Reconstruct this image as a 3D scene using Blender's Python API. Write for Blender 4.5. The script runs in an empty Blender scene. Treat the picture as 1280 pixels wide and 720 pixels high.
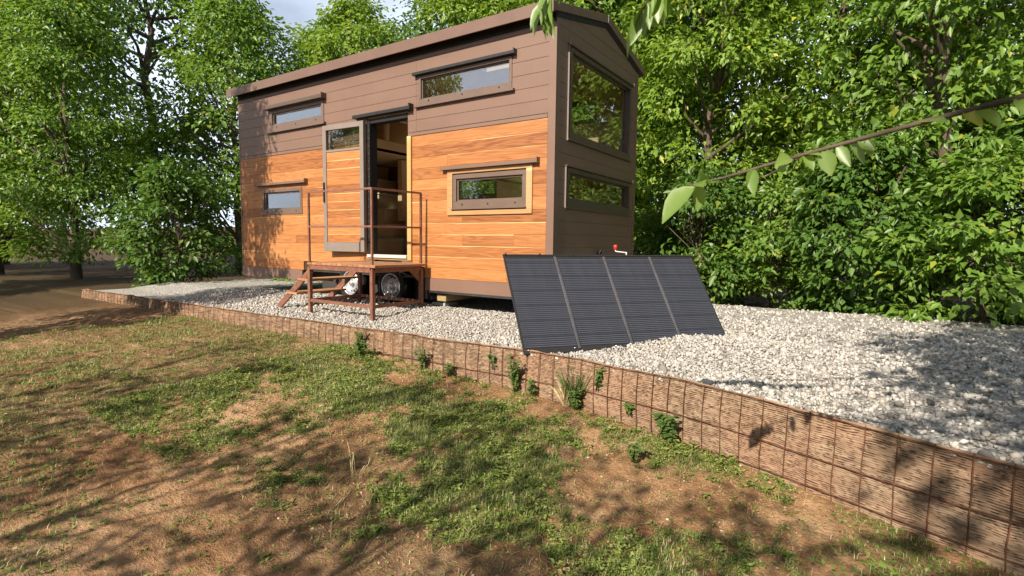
import bpy, math, random
import numpy as np
from mathutils import Vector, Matrix

random.seed(7)
rng = np.random.default_rng(11)
sc = bpy.context.scene
col = sc.collection
PI = math.pi

# ------------------------------------------------------------------ numeric helpers
def hash2(ix, iy, s):
    h = (ix.astype(np.int64) * 374761393 + iy.astype(np.int64) * 668265263 + s * 1442695041) & 0x7fffffff
    h = ((h ^ (h >> 13)) * 1274126177) & 0x7fffffff
    return ((h ^ (h >> 16)) & 0xffff) / 65535.0

def vnoise(x, y, s=0):
    x = np.asarray(x, float); y = np.asarray(y, float)
    ix = np.floor(x); iy = np.floor(y); fx = x - ix; fy = y - iy
    fx = fx * fx * (3 - 2 * fx); fy = fy * fy * (3 - 2 * fy)
    a = hash2(ix, iy, s); b = hash2(ix + 1, iy, s); c = hash2(ix, iy + 1, s); d = hash2(ix + 1, iy + 1, s)
    return (a * (1 - fx) + b * fx) * (1 - fy) + (c * (1 - fx) + d * fx) * fy

def fbm(x, y, s=0, o=4):
    t = 0; a = .5; n = 0
    for k in range(o):
        t = t + a * vnoise(np.asarray(x) * 2 ** k + 17 * k, np.asarray(y) * 2 ** k - 9 * k, s + k); n += a; a *= .5
    return t / n

def sstep(a, b, x):
    t = np.clip((np.asarray(x, float) - a) / (b - a), 0, 1)
    return t * t * (3 - 2 * t)

def wall_y(x):      # line of the front of the gravel terrace
    return np.interp(x, [-12, -9, -1.7, -.55, .5, 1.2, 1.96, 2.6, 4, 6.5], [-1.75, -1.7, -1.54, -1.5, -1.46, -1.51, -1.66, -1.85, -2.4, -3.4])

def base_z(x):      # soil level at the foot of the terrace wall
    return np.interp(x, [-6, -1.5, 0, .6, 2, 5], [-.25, -.31, -.44, -.46, -.53, -.6])

def gravel_z(x, y):
    z = np.interp(y, [-3, -1.0, -.75, -.15, .1, 1.0], [-.105, -.122, -.095, -.03, -.045, -.05])
    return z + .018 * (fbm(np.asarray(x) * 2.2, np.asarray(y) * 2.2, 31, 3) - .5)

def soil_z(x, y):
    x = np.asarray(x, float); y = np.asarray(y, float)
    d = wall_y(x) - y
    z = base_z(x) - .055 * np.clip(d, 0, 6)
    z = z + (.10 * (fbm(x * 1.3, y * 1.3, 3, 3) - .5) + .05 * (fbm(x * 5, y * 5, 5, 3) - .5)) * sstep(0, .35, d)
    rough = sstep(.5, .72, fbm(x * 1.7 + 3, y * 1.7, 8, 2))
    z = z + (.010 + .034 * rough) * (fbm(x * 20, y * 20, 12, 3) - .5)
    back = -.2 + .13 * np.clip(y - 9, 0, 25)
    return z * (1 - sstep(.03, .13, -d)) + back * sstep(.03, .13, -d)

# ------------------------------------------------------------------ object helpers
def tag(o, label=None, cat=None, group=None, kind=None):
    if label: o['label'] = label
    if cat: o['category'] = cat
    if group: o['group'] = group
    if kind: o['kind'] = kind
    return o

def empty(name, loc=(0, 0, 0), rot=(0, 0, 0)):
    o = bpy.data.objects.new(name, None); col.objects.link(o)
    o.location = loc; o.rotation_euler = rot; o.empty_display_size = .2
    return o

def copy_tree(o, parent=None):
    c = o.copy(); col.objects.link(c); c.parent = parent
    for ch in list(o.children): copy_tree(ch, c)
    return c

class MB:
    def __init__(s): s.v = []; s.f = []; s.m = []; s.r = []; s.p = []
    def add(s, vs, fs, m=0, rnd=0., pv=None):
        b = len(s.v); s.v += [tuple(v) for v in vs]; s.f += [tuple(i + b for i in f) for f in fs]; s.m += [m] * len(fs)
        s.r += [rnd] * len(vs); s.p += list(pv) if pv is not None else [0.] * len(vs)
        return s
    def box(s, x0, x1, y0, y1, z0, z1, m=0, rnd=0.):
        vs = [(x0, y0, z0), (x1, y0, z0), (x1, y1, z0), (x0, y1, z0), (x0, y0, z1), (x1, y0, z1), (x1, y1, z1), (x0, y1, z1)]
        return s.add(vs, [(0, 3, 2, 1), (4, 5, 6, 7), (0, 1, 5, 4), (1, 2, 6, 5), (2, 3, 7, 6), (3, 0, 4, 7)], m, rnd, [0, 0, 0, 0, 1, 1, 1, 1])
    def bar(s, p, q, w, h=None, m=0, up=(0, 0, 1)):
        p = Vector(p); q = Vector(q); d = (q - p).normalized(); h = h or w
        up = Vector(up)
        if abs(d.dot(up)) > .95: up = Vector((0, 1, 0))
        a = d.cross(up).normalized() * w / 2; b = a.cross(d).normalized() * h / 2
        vs = [p - a - b, p + a - b, p + a + b, p - a + b, q - a - b, q + a - b, q + a + b, q - a + b]
        return s.add(vs, [(0, 1, 2, 3), (7, 6, 5, 4), (0, 4, 5, 1), (1, 5, 6, 2), (2, 6, 7, 3), (3, 7, 4, 0)], m)
    def tube(s, pts, rad, n=8, m=0, cap=True):
        pts = [Vector(p) for p in pts]
        if not hasattr(rad, '__len__'): rad = [rad] * len(pts)
        vs = []; fs = []; prev = None
        for i, p in enumerate(pts):
            d = (pts[min(i + 1, len(pts) - 1)] - pts[max(i - 1, 0)]).normalized()
            u = d.orthogonal().normalized() if prev is None else (prev - d * prev.dot(d)).normalized()
            prev = u; w = d.cross(u)
            for k in range(n):
                a = 2 * PI * k / n
                vs.append(p + (u * math.cos(a) + w * math.sin(a)) * rad[i])
        for i in range(len(pts) - 1):
            for k in range(n):
                fs.append((i * n + k, i * n + (k + 1) % n, (i + 1) * n + (k + 1) % n, (i + 1) * n + k))
        if cap:
            fs.append(tuple(reversed(range(n)))); fs.append(tuple((len(pts) - 1) * n + k for k in range(n)))
        return s.add(vs, fs, m)
    def lathe_y(s, prof, cx, cy, cz, n=40, m=0):      # profile (radius, y), axis along Y
        vs = []; fs = []
        for r, y in prof:
            for k in range(n):
                a = 2 * PI * k / n; vs.append((cx + r * math.cos(a), cy + y, cz + r * math.sin(a)))
        for i in range(len(prof) - 1):
            for k in range(n):
                fs.append((i * n + k, i * n + (k + 1) % n, (i + 1) * n + (k + 1) % n, (i + 1) * n + k))
        return s.add(vs, fs, m)
    def build(s, name, mats, parent=None, off=None, smooth=False, bevel=0):
        me = bpy.data.meshes.new(name)
        v = np.array(s.v, float)
        if off is not None: v = v - np.array(off)
        me.from_pydata(v.tolist(), [], s.f)
        mats = mats if isinstance(mats, (list, tuple)) else [mats]
        for m in mats: me.materials.append(m)
        if len(mats) > 1: me.polygons.foreach_set('material_index', s.m)
        a = me.attributes.new('rnd', 'FLOAT', 'POINT'); a.data.foreach_set('value', s.r)
        a = me.attributes.new('pv', 'FLOAT', 'POINT'); a.data.foreach_set('value', s.p)
        if smooth: me.polygons.foreach_set('use_smooth', [True] * len(me.polygons))
        me.update()
        o = bpy.data.objects.new(name, me); col.objects.link(o); o.parent = parent
        if bevel:
            b = o.modifiers.new('bevel', 'BEVEL'); b.width = bevel; b.segments = 2; b.limit_method = 'ANGLE'
        return o

def np_mesh(name, V, F, mat, attrs=None, smooth=False):
    """V (n,3), F (m,k) equal-size faces"""
    me = bpy.data.meshes.new(name)
    V = np.ascontiguousarray(V, np.float32); F = np.ascontiguousarray(F, np.int32); k = F.shape[1]
    me.vertices.add(len(V)); me.vertices.foreach_set('co', V.ravel())
    me.loops.add(F.size); me.loops.foreach_set('vertex_index', F.ravel())
    me.polygons.add(len(F)); me.polygons.foreach_set('loop_start', np.arange(0, F.size, k, dtype=np.int32))
    try: me.polygons.foreach_set('loop_total', np.full(len(F), k, np.int32))
    except Exception: pass
    if smooth: me.polygons.foreach_set('use_smooth', np.ones(len(F), bool))
    for n_, a in (attrs or {}).items():
        at = me.attributes.new(n_, 'FLOAT', 'POINT'); at.data.foreach_set('value', np.ascontiguousarray(a, np.float32))
    for m in (mat if isinstance(mat, (list, tuple)) else [mat]): me.materials.append(m)
    me.update(calc_edges=True); me.validate()
    return me

def link(name, me, parent=None):
    o = bpy.data.objects.new(name, me); col.objects.link(o); o.parent = parent
    return o

# ------------------------------------------------------------------ materials
class NT:
    def __init__(s, name):
        s.mat = bpy.data.materials.new(name); s.mat.use_nodes = True
        s.t = s.mat.node_tree; s.t.nodes.clear()
        s.out = s.t.nodes.new('ShaderNodeOutputMaterial')
    def n(s, typ, ins=None, **kw):
        nd = s.t.nodes.new('ShaderNode' + typ)
        for k, v in kw.items(): setattr(nd, k, v)
        for k, v in (ins or {}).items(): s.put(nd.inputs[k], v)
        return nd
    def put(s, sock, v):
        if isinstance(v, bpy.types.NodeSocket): s.t.links.new(v, sock)
        elif hasattr(v, 'outputs'): s.t.links.new(v.outputs[0], sock)
        else: sock.default_value = v
    def math(s, op, a, b=0., c=0.):
        return s.n('Math', {0: a, 1: b, 2: c}, operation=op).outputs[0]
    def mix(s, f, a, b, blend='MIX'):
        nd = s.n('Mix', data_type='RGBA', blend_type=blend); s.put(nd.inputs[0], f)
        for i, x in ((6, a), (7, b)): s.put(nd.inputs[i], x if not isinstance(x, tuple) else (*x[:3], 1))
        return nd.outputs[2]
    def ramp(s, f, stops):
        nd = s.n('ValToRGB', {0: f}); e = nd.color_ramp.elements
        while len(e) < len(stops): e.new(.5)
        for k, (p, c) in enumerate(stops):
            e[k].position = p; e[k].color = (*c, 1) if isinstance(c, tuple) else (c, c, c, 1)
        return nd.outputs[0]
    def noise(s, vec, scale, detail=4, rough=.55, **k):
        nd = s.n('TexNoise', {'Scale': scale, 'Detail': detail, 'Roughness': rough})
        if vec is not None: s.put(nd.inputs['Vector'], vec)
        return nd.outputs[0]
    def obj(s): return s.n('TexCoord').outputs['Object']
    def attr(s, name): return s.n('Attribute', attribute_name=name).outputs['Fac']
    def map(s, vec, scale=(1, 1, 1), loc=(0, 0, 0)):
        nd = s.n('Mapping', {'Scale': scale, 'Location': loc}); s.put(nd.inputs['Vector'], vec); return nd.outputs[0]
    def bump(s, h, strength=.3, dist=.01):
        return s.n('Bump', {'Height': h, 'Strength': strength, 'Distance': dist}).outputs[0]
    def finish(s, color, rough=.6, normal=None, metal=0., spec=.5, extra=None):
        b = s.n('BsdfPrincipled', {'Roughness': rough, 'Metallic': metal, 'Specular IOR Level': spec})
        s.put(b.inputs['Base Color'], color if not isinstance(color, tuple) else (*color[:3], 1))
        if normal is not None: s.put(b.inputs['Normal'], normal)
        for k, v in (extra or {}).items(): s.put(b.inputs[k], v)
        s.t.links.new(b.outputs[0], s.out.inputs[0]); return s.mat

def simple(name, c, rough=.6, metal=0., spec=.5, var=.15, scale=8, bump=.0):
    m = NT(name); co = m.obj(); nz = m.noise(co, scale, 5)
    d = tuple(x * (1 - var) for x in c); l = tuple(min(1, x * (1 + var)) for x in c)
    color = m.mix(m.ramp(nz, [(.3, 0.), (.7, 1.)]), d, l)
    nrm = m.bump(m.noise(co, scale * 12, 3), bump, .003) if bump else None
    r = m.math('MULTIPLY_ADD', m.noise(co, scale * 3, 3), .25, rough - .12)
    return m.finish(color, r, nrm, metal, spec)

def wood_mat(name, stops, sap, grain=1.0, rough=.5):
    m = NT(name); co = m.obj(); rnd = m.attr('rnd'); pv = m.attr('pv')
    offs = m.n('CombineXYZ', {0: m.math('MULTIPLY', rnd, 37.), 1: m.math('MULTIPLY', rnd, 11.), 2: m.math('MULTIPLY', rnd, 53.)}).outputs[0]
    st = m.map(co, (.5, 3, 6.5 * grain))
    v = m.n('VectorMath', {0: st, 1: offs}, operation='ADD').outputs[0]
    warp = m.noise(v, .9, 3, .5)
    rings = m.math('SINE', m.math('MULTIPLY', warp, 52.))
    fine = m.noise(m.n('VectorMath', {0: m.map(co, (1.6, 6, 95 * grain)), 1: offs}, operation='ADD').outputs[0], 1., 4, .6)
    f = m.math('ADD', m.math('MULTIPLY', m.math('POWER', m.math('ABSOLUTE', rings), 3.), -.20), m.math('MULTIPLY', fine, .55))
    f = m.math('ADD', f, m.math('MULTIPLY', m.math('SUBTRACT', m.math('FRACT', m.math('MULTIPLY', rnd, 7.31)), .5), .42))
    f = m.math('ADD', f, .29)
    c = m.ramp(f, stops)
    # pale sapwood running along one edge of some boards
    wob = m.math('MULTIPLY', m.math('SUBTRACT', m.noise(m.n('VectorMath', {0: m.map(co, (.8, 1, 3)), 1: offs}, operation='ADD').outputs[0], 1.2, 2), .5), .34)
    edge = m.math('ADD', pv, wob)
    s1 = m.math('SMOOTH_MIN', 1., m.math('MAXIMUM', 0., m.math('MULTIPLY', m.math('SUBTRACT', edge, .93), 16.)), .05)
    sel = m.math('GREATER_THAN', m.math('FRACT', m.math('MULTIPLY', rnd, 13.7)), .50)
    c = m.mix(m.math('MULTIPLY', m.math('MULTIPLY', s1, sel), .8), c, sap)
    # a few knots
    vo = m.n('TexVoronoi', {'Scale': 1.0}, feature='F1'); m.put(vo.inputs['Vector'], m.n('VectorMath', {0: m.map(co, (2.2, 1, 6)), 1: offs}, operation='ADD').outputs[0])
    kn = m.ramp(vo.outputs['Distance'], [(.0, 1.), (.07, 0.)])
    c = m.mix(m.math('MULTIPLY', kn, .5), c, tuple(x * .35 for x in stops[0][1]))
    nrm = m.bump(fine, .12, .002)
    return m.finish(c, rough, nrm, 0, .4)

WOODS = [(.10, (.18, .056, .017)), (.36, (.33, .125, .039)), (.60, (.42, .174, .056)), (.88, (.51, .25, .093))]
M = {}
M['wood'] = wood_mat('oiled_larch', WOODS, (.80, .55, .24))
M['jambwood'] = wood_mat('pale_jamb_wood', [(.2, (.50, .29, .11)), (.5, (.57, .35, .14)), (.9, (.65, .43, .19))], (.8, .58, .27))
M['trimwood'] = wood_mat('pale_trim_wood', [(.2, (.37, .20, .085)), (.5, (.46, .265, .12)), (.9, (.55, .34, .17))], (.8, .58, .27))
M['birch'] = wood_mat('birch_plywood', [(.2, (.56, .40, .24)), (.5, (.64, .48, .30)), (.9, (.70, .55, .37))], (.72, .58, .4), .6)
M['deckwood'] = wood_mat('deck_boards', [(.2, (.26, .11, .05)), (.5, (.36, .17, .085)), (.9, (.45, .24, .13))], (.5, .3, .17))

def cladding_metal():
    m = NT('brown_coated_metal'); co = m.obj()
    n1 = m.noise(m.map(co, (1, 1, 2.5)), 1.3, 4); n2 = m.noise(co, 90, 3); n3 = m.noise(m.map(co, (14, 14, 1.2)), 1.5, 4)
    c = m.mix(m.ramp(n1, [(.3, 0.), (.7, 1.)]), (.182, .108, .077), (.202, .121, .087))
    c = m.mix(m.ramp(n3, [(.5, 0.), (.8, .22)]), c, (.235, .147, .107))
    c = m.mix(m.math('MULTIPLY', m.attr('rnd'), .12), c, (.175, .105, .078))
    nrm = m.bump(m.math('ADD', m.math('MULTIPLY', n2, .25), m.math('MULTIPLY', m.noise(co, 2.2, 2), 2.2)), .16, .004)
    return m.finish(c, m.math('MULTIPLY_ADD', n1, .2, .38), nrm, 0, .45)
M['metal'] = cladding_metal()
M['roofmetal'] = simple('brown_roof_metal', (.165, .10, .075), .45, 0, .4, .08, 3)
M['frame'] = simple('bronze_aluminium', (.15, .10, .076), .42, .0, .5, .08, 6)
M['endframe'] = simple('dark_bronze_aluminium', (.10, .068, .052), .4, .0, .5, .08, 6)
M['doorframe'] = simple('grey_brown_aluminium', (.225, .185, .16), .42, .0, .5, .06, 6)
M['black'] = simple('black_rubber', (.012, .011, .011), .6, 0, .4, .2, 12)
M['blackmetal'] = simple('black_metal', (.02, .018, .017), .45, 0, .5, .2, 12)
M['chassis'] = simple('galvanised_steel', (.38, .37, .36), .5, .6, .5, .25, 9)
M['darkchassis'] = simple('grimy_chassis', (.045, .04, .036), .7, 0, .3, .3, 9)
M['rim'] = simple('silver_wheel_paint', (.55, .55, .55), .36, .6, .5, .12, 20)
M['tyre'] = simple('tyre_rubber', (.018, .017, .016), .8, 0, .3, .25, 30)
M['deckmetal'] = simple('brown_painted_steel', (.20, .088, .055), .55, 0, .4, .28, 14, .2)
M['railmetal'] = simple('brown_painted_rail', (.22, .105, .07), .5, 0, .4, .2, 14, .1)
M['timber'] = simple('yellow_timber', (.34, .25, .11), .75, 0, .3, .2, 18, .3)
M['concrete'] = simple('grey_concrete', (.42, .41, .39), .9, 0, .2, .15, 25, .4)
M['white'] = simple('white_plastic', (.75, .75, .74), .4, 0, .5, .05, 9)
M['red'] = simple('red_plastic', (.62, .03, .02), .35, 0, .5, .1, 9)
M['cabinet'] = simple('blue_grey_cabinet', (.26, .29, .32), .45, 0, .4, .05, 5)
M['darkred'] = simple('dark_red_panel', (.12, .035, .02), .5, 0, .4, .2, 5)
M['sill'] = simple('pale_door_sill', (.55, .52, .47), .6, 0, .4, .15, 12, .2)
M['wire'] = simple('rusty_wire', (.13, .052, .026), .8, 0, .3, .4, 40, .3)
M['floor'] = simple('interior_floor', (.66, .56, .44), .5, 0, .4, .15, 4)

def glass_mat(name, tint, ior):
    m = NT(name)
    bk = m.n('NewGeometry').outputs['Backfacing']
    fr = m.n('Fresnel', {'IOR': m.math('POWER', ior, m.math('MULTIPLY_ADD', bk, -2., 1.))}).outputs[0]
    tr = m.n('BsdfTransparent', {'Color': (*tint, 1)}); gl = m.n('BsdfGlossy', {'Color': (.93, .95, .97, 1), 'Roughness': .012})
    wob = m.bump(m.noise(m.obj(), 1.6, 1), .05, .01); m.put(gl.inputs['Normal'], wob)
    mx = m.n('MixShader', {0: fr, 1: tr, 2: gl}); m.t.links.new(mx.outputs[0], m.out.inputs[0]); return m.mat
M['glass'] = glass_mat('window_glass', (.90, .92, .90), 2.4)

def leaf_mat(name, dark, light, trans=.38, gloss=.03, rough=.45):
    m = NT(name)
    r = m.n('NewGeometry').outputs['Random Per Island']
    big = m.noise(m.obj(), .55, 2)
    f = m.math('ADD', m.math('MULTIPLY', r, .6), m.math('MULTIPLY', big, .4))
    c = m.mix(f, dark, light)
    c = m.mix(m.math('GREATER_THAN', r, .965), c, (light[0] * 1.5, light[1] * 1.0, light[2] * .8))
    tc = m.mix(.55, c, (light[0] * 1.3, light[1] * 1.25, light[2] * .5))
    d = m.n('BsdfDiffuse'); m.put(d.inputs['Color'], c)
    t = m.n('BsdfTranslucent'); m.put(t.inputs['Color'], tc)
    g = m.n('BsdfGlossy', {'Color': (1, 1, 1, 1), 'Roughness': rough})
    a = m.n('MixShader', {0: trans, 1: d, 2: t}); b = m.n('MixShader', {0: gloss, 1: a.outputs[0], 2: g})
    m.t.links.new(b.outputs[0], m.out.inputs[0]); return m.mat
M['leafA'] = leaf_mat('leaf_bright', (.13, .23, .025), (.30, .44, .07), .42)
M['leafB'] = leaf_mat('leaf_mid', (.09, .18, .024), (.22, .36, .055), .40)
M['leafC'] = leaf_mat('leaf_deep', (.055, .125, .02), (.13, .24, .04), .36)
M['leafnear'] = leaf_mat('leaf_young', (.17, .29, .05), (.28, .42, .09), .5, .05)
M['weed'] = leaf_mat('weed_leaf', (.07, .125, .03), (.14, .22, .055), .3)
M['bark'] = simple('bark', (.11, .085, .06), .9, 0, .2, .35, 9, .8)

def grass_mat():
    m = NT('grass_blades'); r = m.attr('rnd')
    c = m.ramp(r, [(0., (.075, .115, .024)), (.3, (.15, .22, .04)), (.62, (.26, .335, .07)), (.76, (.36, .38, .11)), (.86, (.46, .39, .19)), (1., (.60, .50, .29))])
    d = m.n('BsdfDiffuse'); m.put(d.inputs['Color'], c); t = m.n('BsdfTranslucent'); m.put(t.inputs['Color'], c)
    a = m.n('MixShader', {0: .3, 1: d, 2: t}); g = m.n('BsdfGlossy', {'Roughness': .5}); b = m.n('MixShader', {0: .04, 1: a.outputs[0], 2: g})
    m.t.links.new(b.outputs[0], m.out.inputs[0]); return m.mat
M['grass'] = grass_mat()

def soil_mat():
    m = NT('bare_clay_soil'); co = m.n('TexCoord').outputs['Object']
    n1 = m.noise(co, 1.1, 4); n2 = m.noise(co, 7, 5); n3 = m.noise(co, 42, 5, .65); n4 = m.noise(co, 160, 3)
    f = m.math('ADD', m.math('MULTIPLY', n1, .5), m.math('ADD', m.math('MULTIPLY', n2, .32), m.math('MULTIPLY', n3, .22)))
    c = m.ramp(f, [(.34, (.15, .072, .034)), (.46, (.315, .168, .082)), (.55, (.45, .262, .138)), (.66, (.57, .375, .22))])
    humus = m.attr('humus')
    c = m.mix(humus, c, m.mix(n2, (.10, .06, .032), (.17, .105, .055)))
    c = m.mix(m.ramp(n4, [(.62, 0.), (.74, .5)]), c, (.5, .36, .22))
    # far from the clearing the ground is leaf litter
    lit = m.attr('litter')
    c = m.mix(lit, c, m.mix(n3, (.05, .035, .018), (.13, .085, .04)))
    h = m.math('ADD', m.math('MULTIPLY', n3, 1.), m.math('MULTIPLY', n4, .35))
    return m.finish(c, .95, m.bump(h, 1., .03), 0, .15)
M['soil'] = soil_mat()

def gravel_mat(name, bed=False):
    m = NT(name); co = m.obj()
    if bed:
        v = m.n('TexVoronoi', {'Scale': 42., 'Randomness': 1.}, feature='F1'); m.put(v.inputs['Vector'], co)
        r = v.outputs['Color']; rr = m.n('SeparateColor', {0: r}).outputs[0]
        nrm = m.bump(m.math('SUBTRACT', 1., v.outputs['Distance']), 1., .015)
    else:
        rr = m.n('NewGeometry').outputs['Random Per Island']; nrm = m.bump(m.noise(co, 120, 3), .3, .004)
    c = m.ramp(rr, [(0., (.11, .103, .094)), (.18, (.25, .238, .22)), (.38, (.40, .387, .36)), (.62, (.51, .497, .47)), (.84, (.37, .325, .275)), (1., (.62, .61, .585))])
    c = m.mix(m.math('MULTIPLY', m.noise(co, 55, 3), .25), c, (.45, .38, .3))
    return m.finish(c, .8, nrm, 0, .3)
M['gravel'] = gravel_mat('crushed_limestone'); M['gravelbed'] = gravel_mat('gravel_bed', True)

def mat_fibre():
    m = NT('coir_matting'); co = m.obj(); h = m.attr('ridge')
    n1 = m.noise(m.map(co, (9, 9, 60)), 1, 4); n2 = m.noise(co, 2.3, 3); n3 = m.noise(m.map(co, (40, 40, 160)), 1, 3)
    c = m.ramp(n1, [(.3, (.165, .105, .068)), (.5, (.26, .175, .115)), (.72, (.385, .285, .195))])
    c = m.mix(m.ramp(n2, [(.42, 0.), (.62, .55)]), c, (.34, .20, .125))
    c = m.mix(h, c, (.035, .02, .012))
    return m.finish(c, .95, m.bump(n3, .5, .005), 0, .1)
M['coir'] = mat_fibre()

def panel_mat():
    m = NT('solar_cells'); co = m.obj(); s = m.n('SeparateXYZ', {0: co}); x, y = s.outputs[0], s.outputs[1]
    fr = m.math('FRACT', m.math('DIVIDE', y, .0205)); ln = m.math('LESS_THAN', m.math('ABSOLUTE', m.math('SUBTRACT', fr, .5)), .17)
    fb = m.math('FRACT', m.math('ADD', m.math('DIVIDE', y, .164), .1)); big = m.math('LESS_THAN', fb, .06)
    nz = m.noise(m.map(co, (7, 1.2, 1)), 1.4, 3)
    cell = m.mix(m.ramp(nz, [(.3, 0.), (.7, 1.)]), (.014, .0155, .023), (.025, .027, .037))
    c = m.mix(ln, cell, (.072, .075, .088)); c = m.mix(m.math('MULTIPLY', big, .45), c, (.009, .009, .012))
    return m.finish(c, m.math('MULTIPLY_ADD', ln, .12, .36), m.bump(m.math('ADD', ln, m.math('MULTIPLY', m.noise(co, 5, 2), .7)), .1, .002), 0, .5)
M['cells'] = panel_mat()
M['fabric'] = simple('black_canvas', (.022, .021, .023), .85, 0, .25, .2, 60, .4)
M['seam'] = simple('grey_canvas_fold', (.07, .07, .078), .8, 0, .3, .15, 40, .4)
M['steel'] = simple('bright_steel', (.6, .6, .6), .3, .9, .5, .1, 20)

# ------------------------------------------------------------------ camera, light, sky
cam_d = bpy.data.cameras.new('camera'); cam = bpy.data.objects.new('camera', cam_d); col.objects.link(cam); sc.camera = cam
yaw, pitch, roll, F = -0.593359, 0.0845896, 0.0127133, 666.808
fw = Vector((math.sin(yaw) * math.cos(pitch), math.cos(yaw) * math.cos(pitch), -math.sin(pitch)))
rt = Vector((math.cos(yaw), -math.sin(yaw), 0)); up = rt.cross(fw)
r2 = rt * math.cos(roll) + up * math.sin(roll); u2 = -rt * math.sin(roll) + up * math.cos(roll)
mw = Matrix((r2, u2, -fw)).transposed().to_4x4(); mw.translation = Vector((3.08867, -5.41644, .865505)); cam.matrix_world = mw
cam_d.sensor_fit = 'HORIZONTAL'; cam_d.sensor_width = 36; cam_d.lens = 36 * F / 1280; cam_d.clip_start = .05; cam_d.clip_end = 600; cam_d.dof.use_dof = True; cam_d.dof.focus_distance = 5.2; cam_d.dof.aperture_fstop = 5.0

SUN_EL, SUN_AZ = math.radians(35), math.radians(180 - 1.0)       # azimuth measured from +Y towards +X
sd = Vector((math.sin(SUN_AZ) * math.cos(SUN_EL), math.cos(SUN_AZ) * math.cos(SUN_EL), math.sin(SUN_EL)))
sl = bpy.data.lights.new('sun', 'SUN'); sl.energy = 5.0; sl.angle = math.radians(.5); sl.color = (1, .90, .76)
so = bpy.data.objects.new('sun', sl); col.objects.link(so); so.rotation_euler = sd.to_track_quat('Z', 'Y').to_euler(); so.location = (0, -10, 12)
w = bpy.data.worlds.new('World'); sc.world = w; w.use_nodes = True; wt = w.node_tree; wt.nodes.clear()
sky = wt.nodes.new('ShaderNodeTexSky'); sky.sky_type = 'NISHITA'; sky.sun_disc = False; sky.sun_elevation = SUN_EL; sky.sun_rotation = SUN_AZ; sky.air_density = 1.0; sky.dust_density = 2.5
bg = wt.nodes.new('ShaderNodeBackground'); bg.inputs[1].default_value = .05
# soft clouds in the sky itself
tcw = wt.nodes.new('ShaderNodeTexCoord'); mp = wt.nodes.new('ShaderNodeMapping'); mp.inputs['Scale'].default_value = (1, 1, 2.6)
nz = wt.nodes.new('ShaderNodeTexNoise'); nz.inputs['Scale'].default_value = 2.3; nz.inputs['Detail'].default_value = 6
rp = wt.nodes.new('ShaderNodeValToRGB'); rp.color_ramp.elements[0].position = .14; rp.color_ramp.elements[1].position = .50
mxw = wt.nodes.new('ShaderNodeMix'); mxw.data_type = 'RGBA'; mxw.inputs[7].default_value = (16, 18, 21.5, 1)
wo = wt.nodes.new('ShaderNodeOutputWorld')
L = wt.links.new
L(tcw.outputs['Generated'], mp.inputs[0]); L(mp.outputs[0], nz.inputs['Vector']); L(nz.outputs[0], rp.inputs[0]); sp = wt.nodes.new('ShaderNodeSeparateXYZ'); mr = wt.nodes.new('ShaderNodeMapRange'); mr.interpolation_type = 'SMOOTHSTEP'
for k_, v_ in ((1, .15), (2, .72), (3, 1.), (4, .12)): mr.inputs[k_].default_value = v_
mm = wt.nodes.new('ShaderNodeMath'); mm.operation = 'MULTIPLY'
L(tcw.outputs['Generated'], sp.inputs[0]); L(sp.outputs[2], mr.inputs[0]); L(rp.outputs[0], mm.inputs[0]); L(mr.outputs[0], mm.inputs[1]); L(mm.outputs[0], mxw.inputs[0])
L(sky.outputs[0], mxw.inputs[6]); L(mxw.outputs[2], bg.inputs[0]); L(bg.outputs[0], wo.inputs[0])
vs = sc.view_settings; vs.view_transform = 'Standard'; vs.look = 'None'; vs.gamma = 1; vs.use_curve_mapping = False; vs.exposure = .65
sc.render.engine = 'CYCLES'; sc.cycles.use_denoising = True; sc.cycles.max_bounces = 7; sc.cycles.transparent_max_bounces = 10
sc.cycles.glossy_bounces = 3; sc.cycles.transmission_bounces = 4; sc.cycles.diffuse_bounces = 4; sc.cycles.caustics_reflective = False; sc.cycles.caustics_refractive = False

# ------------------------------------------------------------------ ground (one sheet)
def lines(parts):
    a = []
    for x0, x1, st in parts: a += list(np.arange(x0, x1 - 1e-6, st))
    return np.array(a + [parts[-1][1]])
xs = lines([(-140, -30, 22), (-30, -8, 2), (-8, -2.4, .14), (-2.4, 4.0, .024), (4.0, 8, .2), (8, 30, 2), (30, 140, 22)])
ds = lines([(-130, -20, 22), (-20, -5, 1.5), (-5, -3.0, .07), (-3.0, .2, .024), (.2, 4, .4), (4, 30, 1.3), (30, 160, 26)])
X, D = np.meshgrid(xs, ds); Y = D + wall_y(X); Z = soil_z(X, Y)
Z = np.where(Y < -12, Z * 1, Z)
V = np.stack([X, Y, Z], -1).reshape(-1, 3); nx, ny = len(xs), len(ds)
i = np.arange(nx * ny).reshape(ny, nx); Fq = np.stack([i[:-1, :-1], i[:-1, 1:], i[1:, 1:], i[1:, :-1]], -1).reshape(-1, 4)

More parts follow.
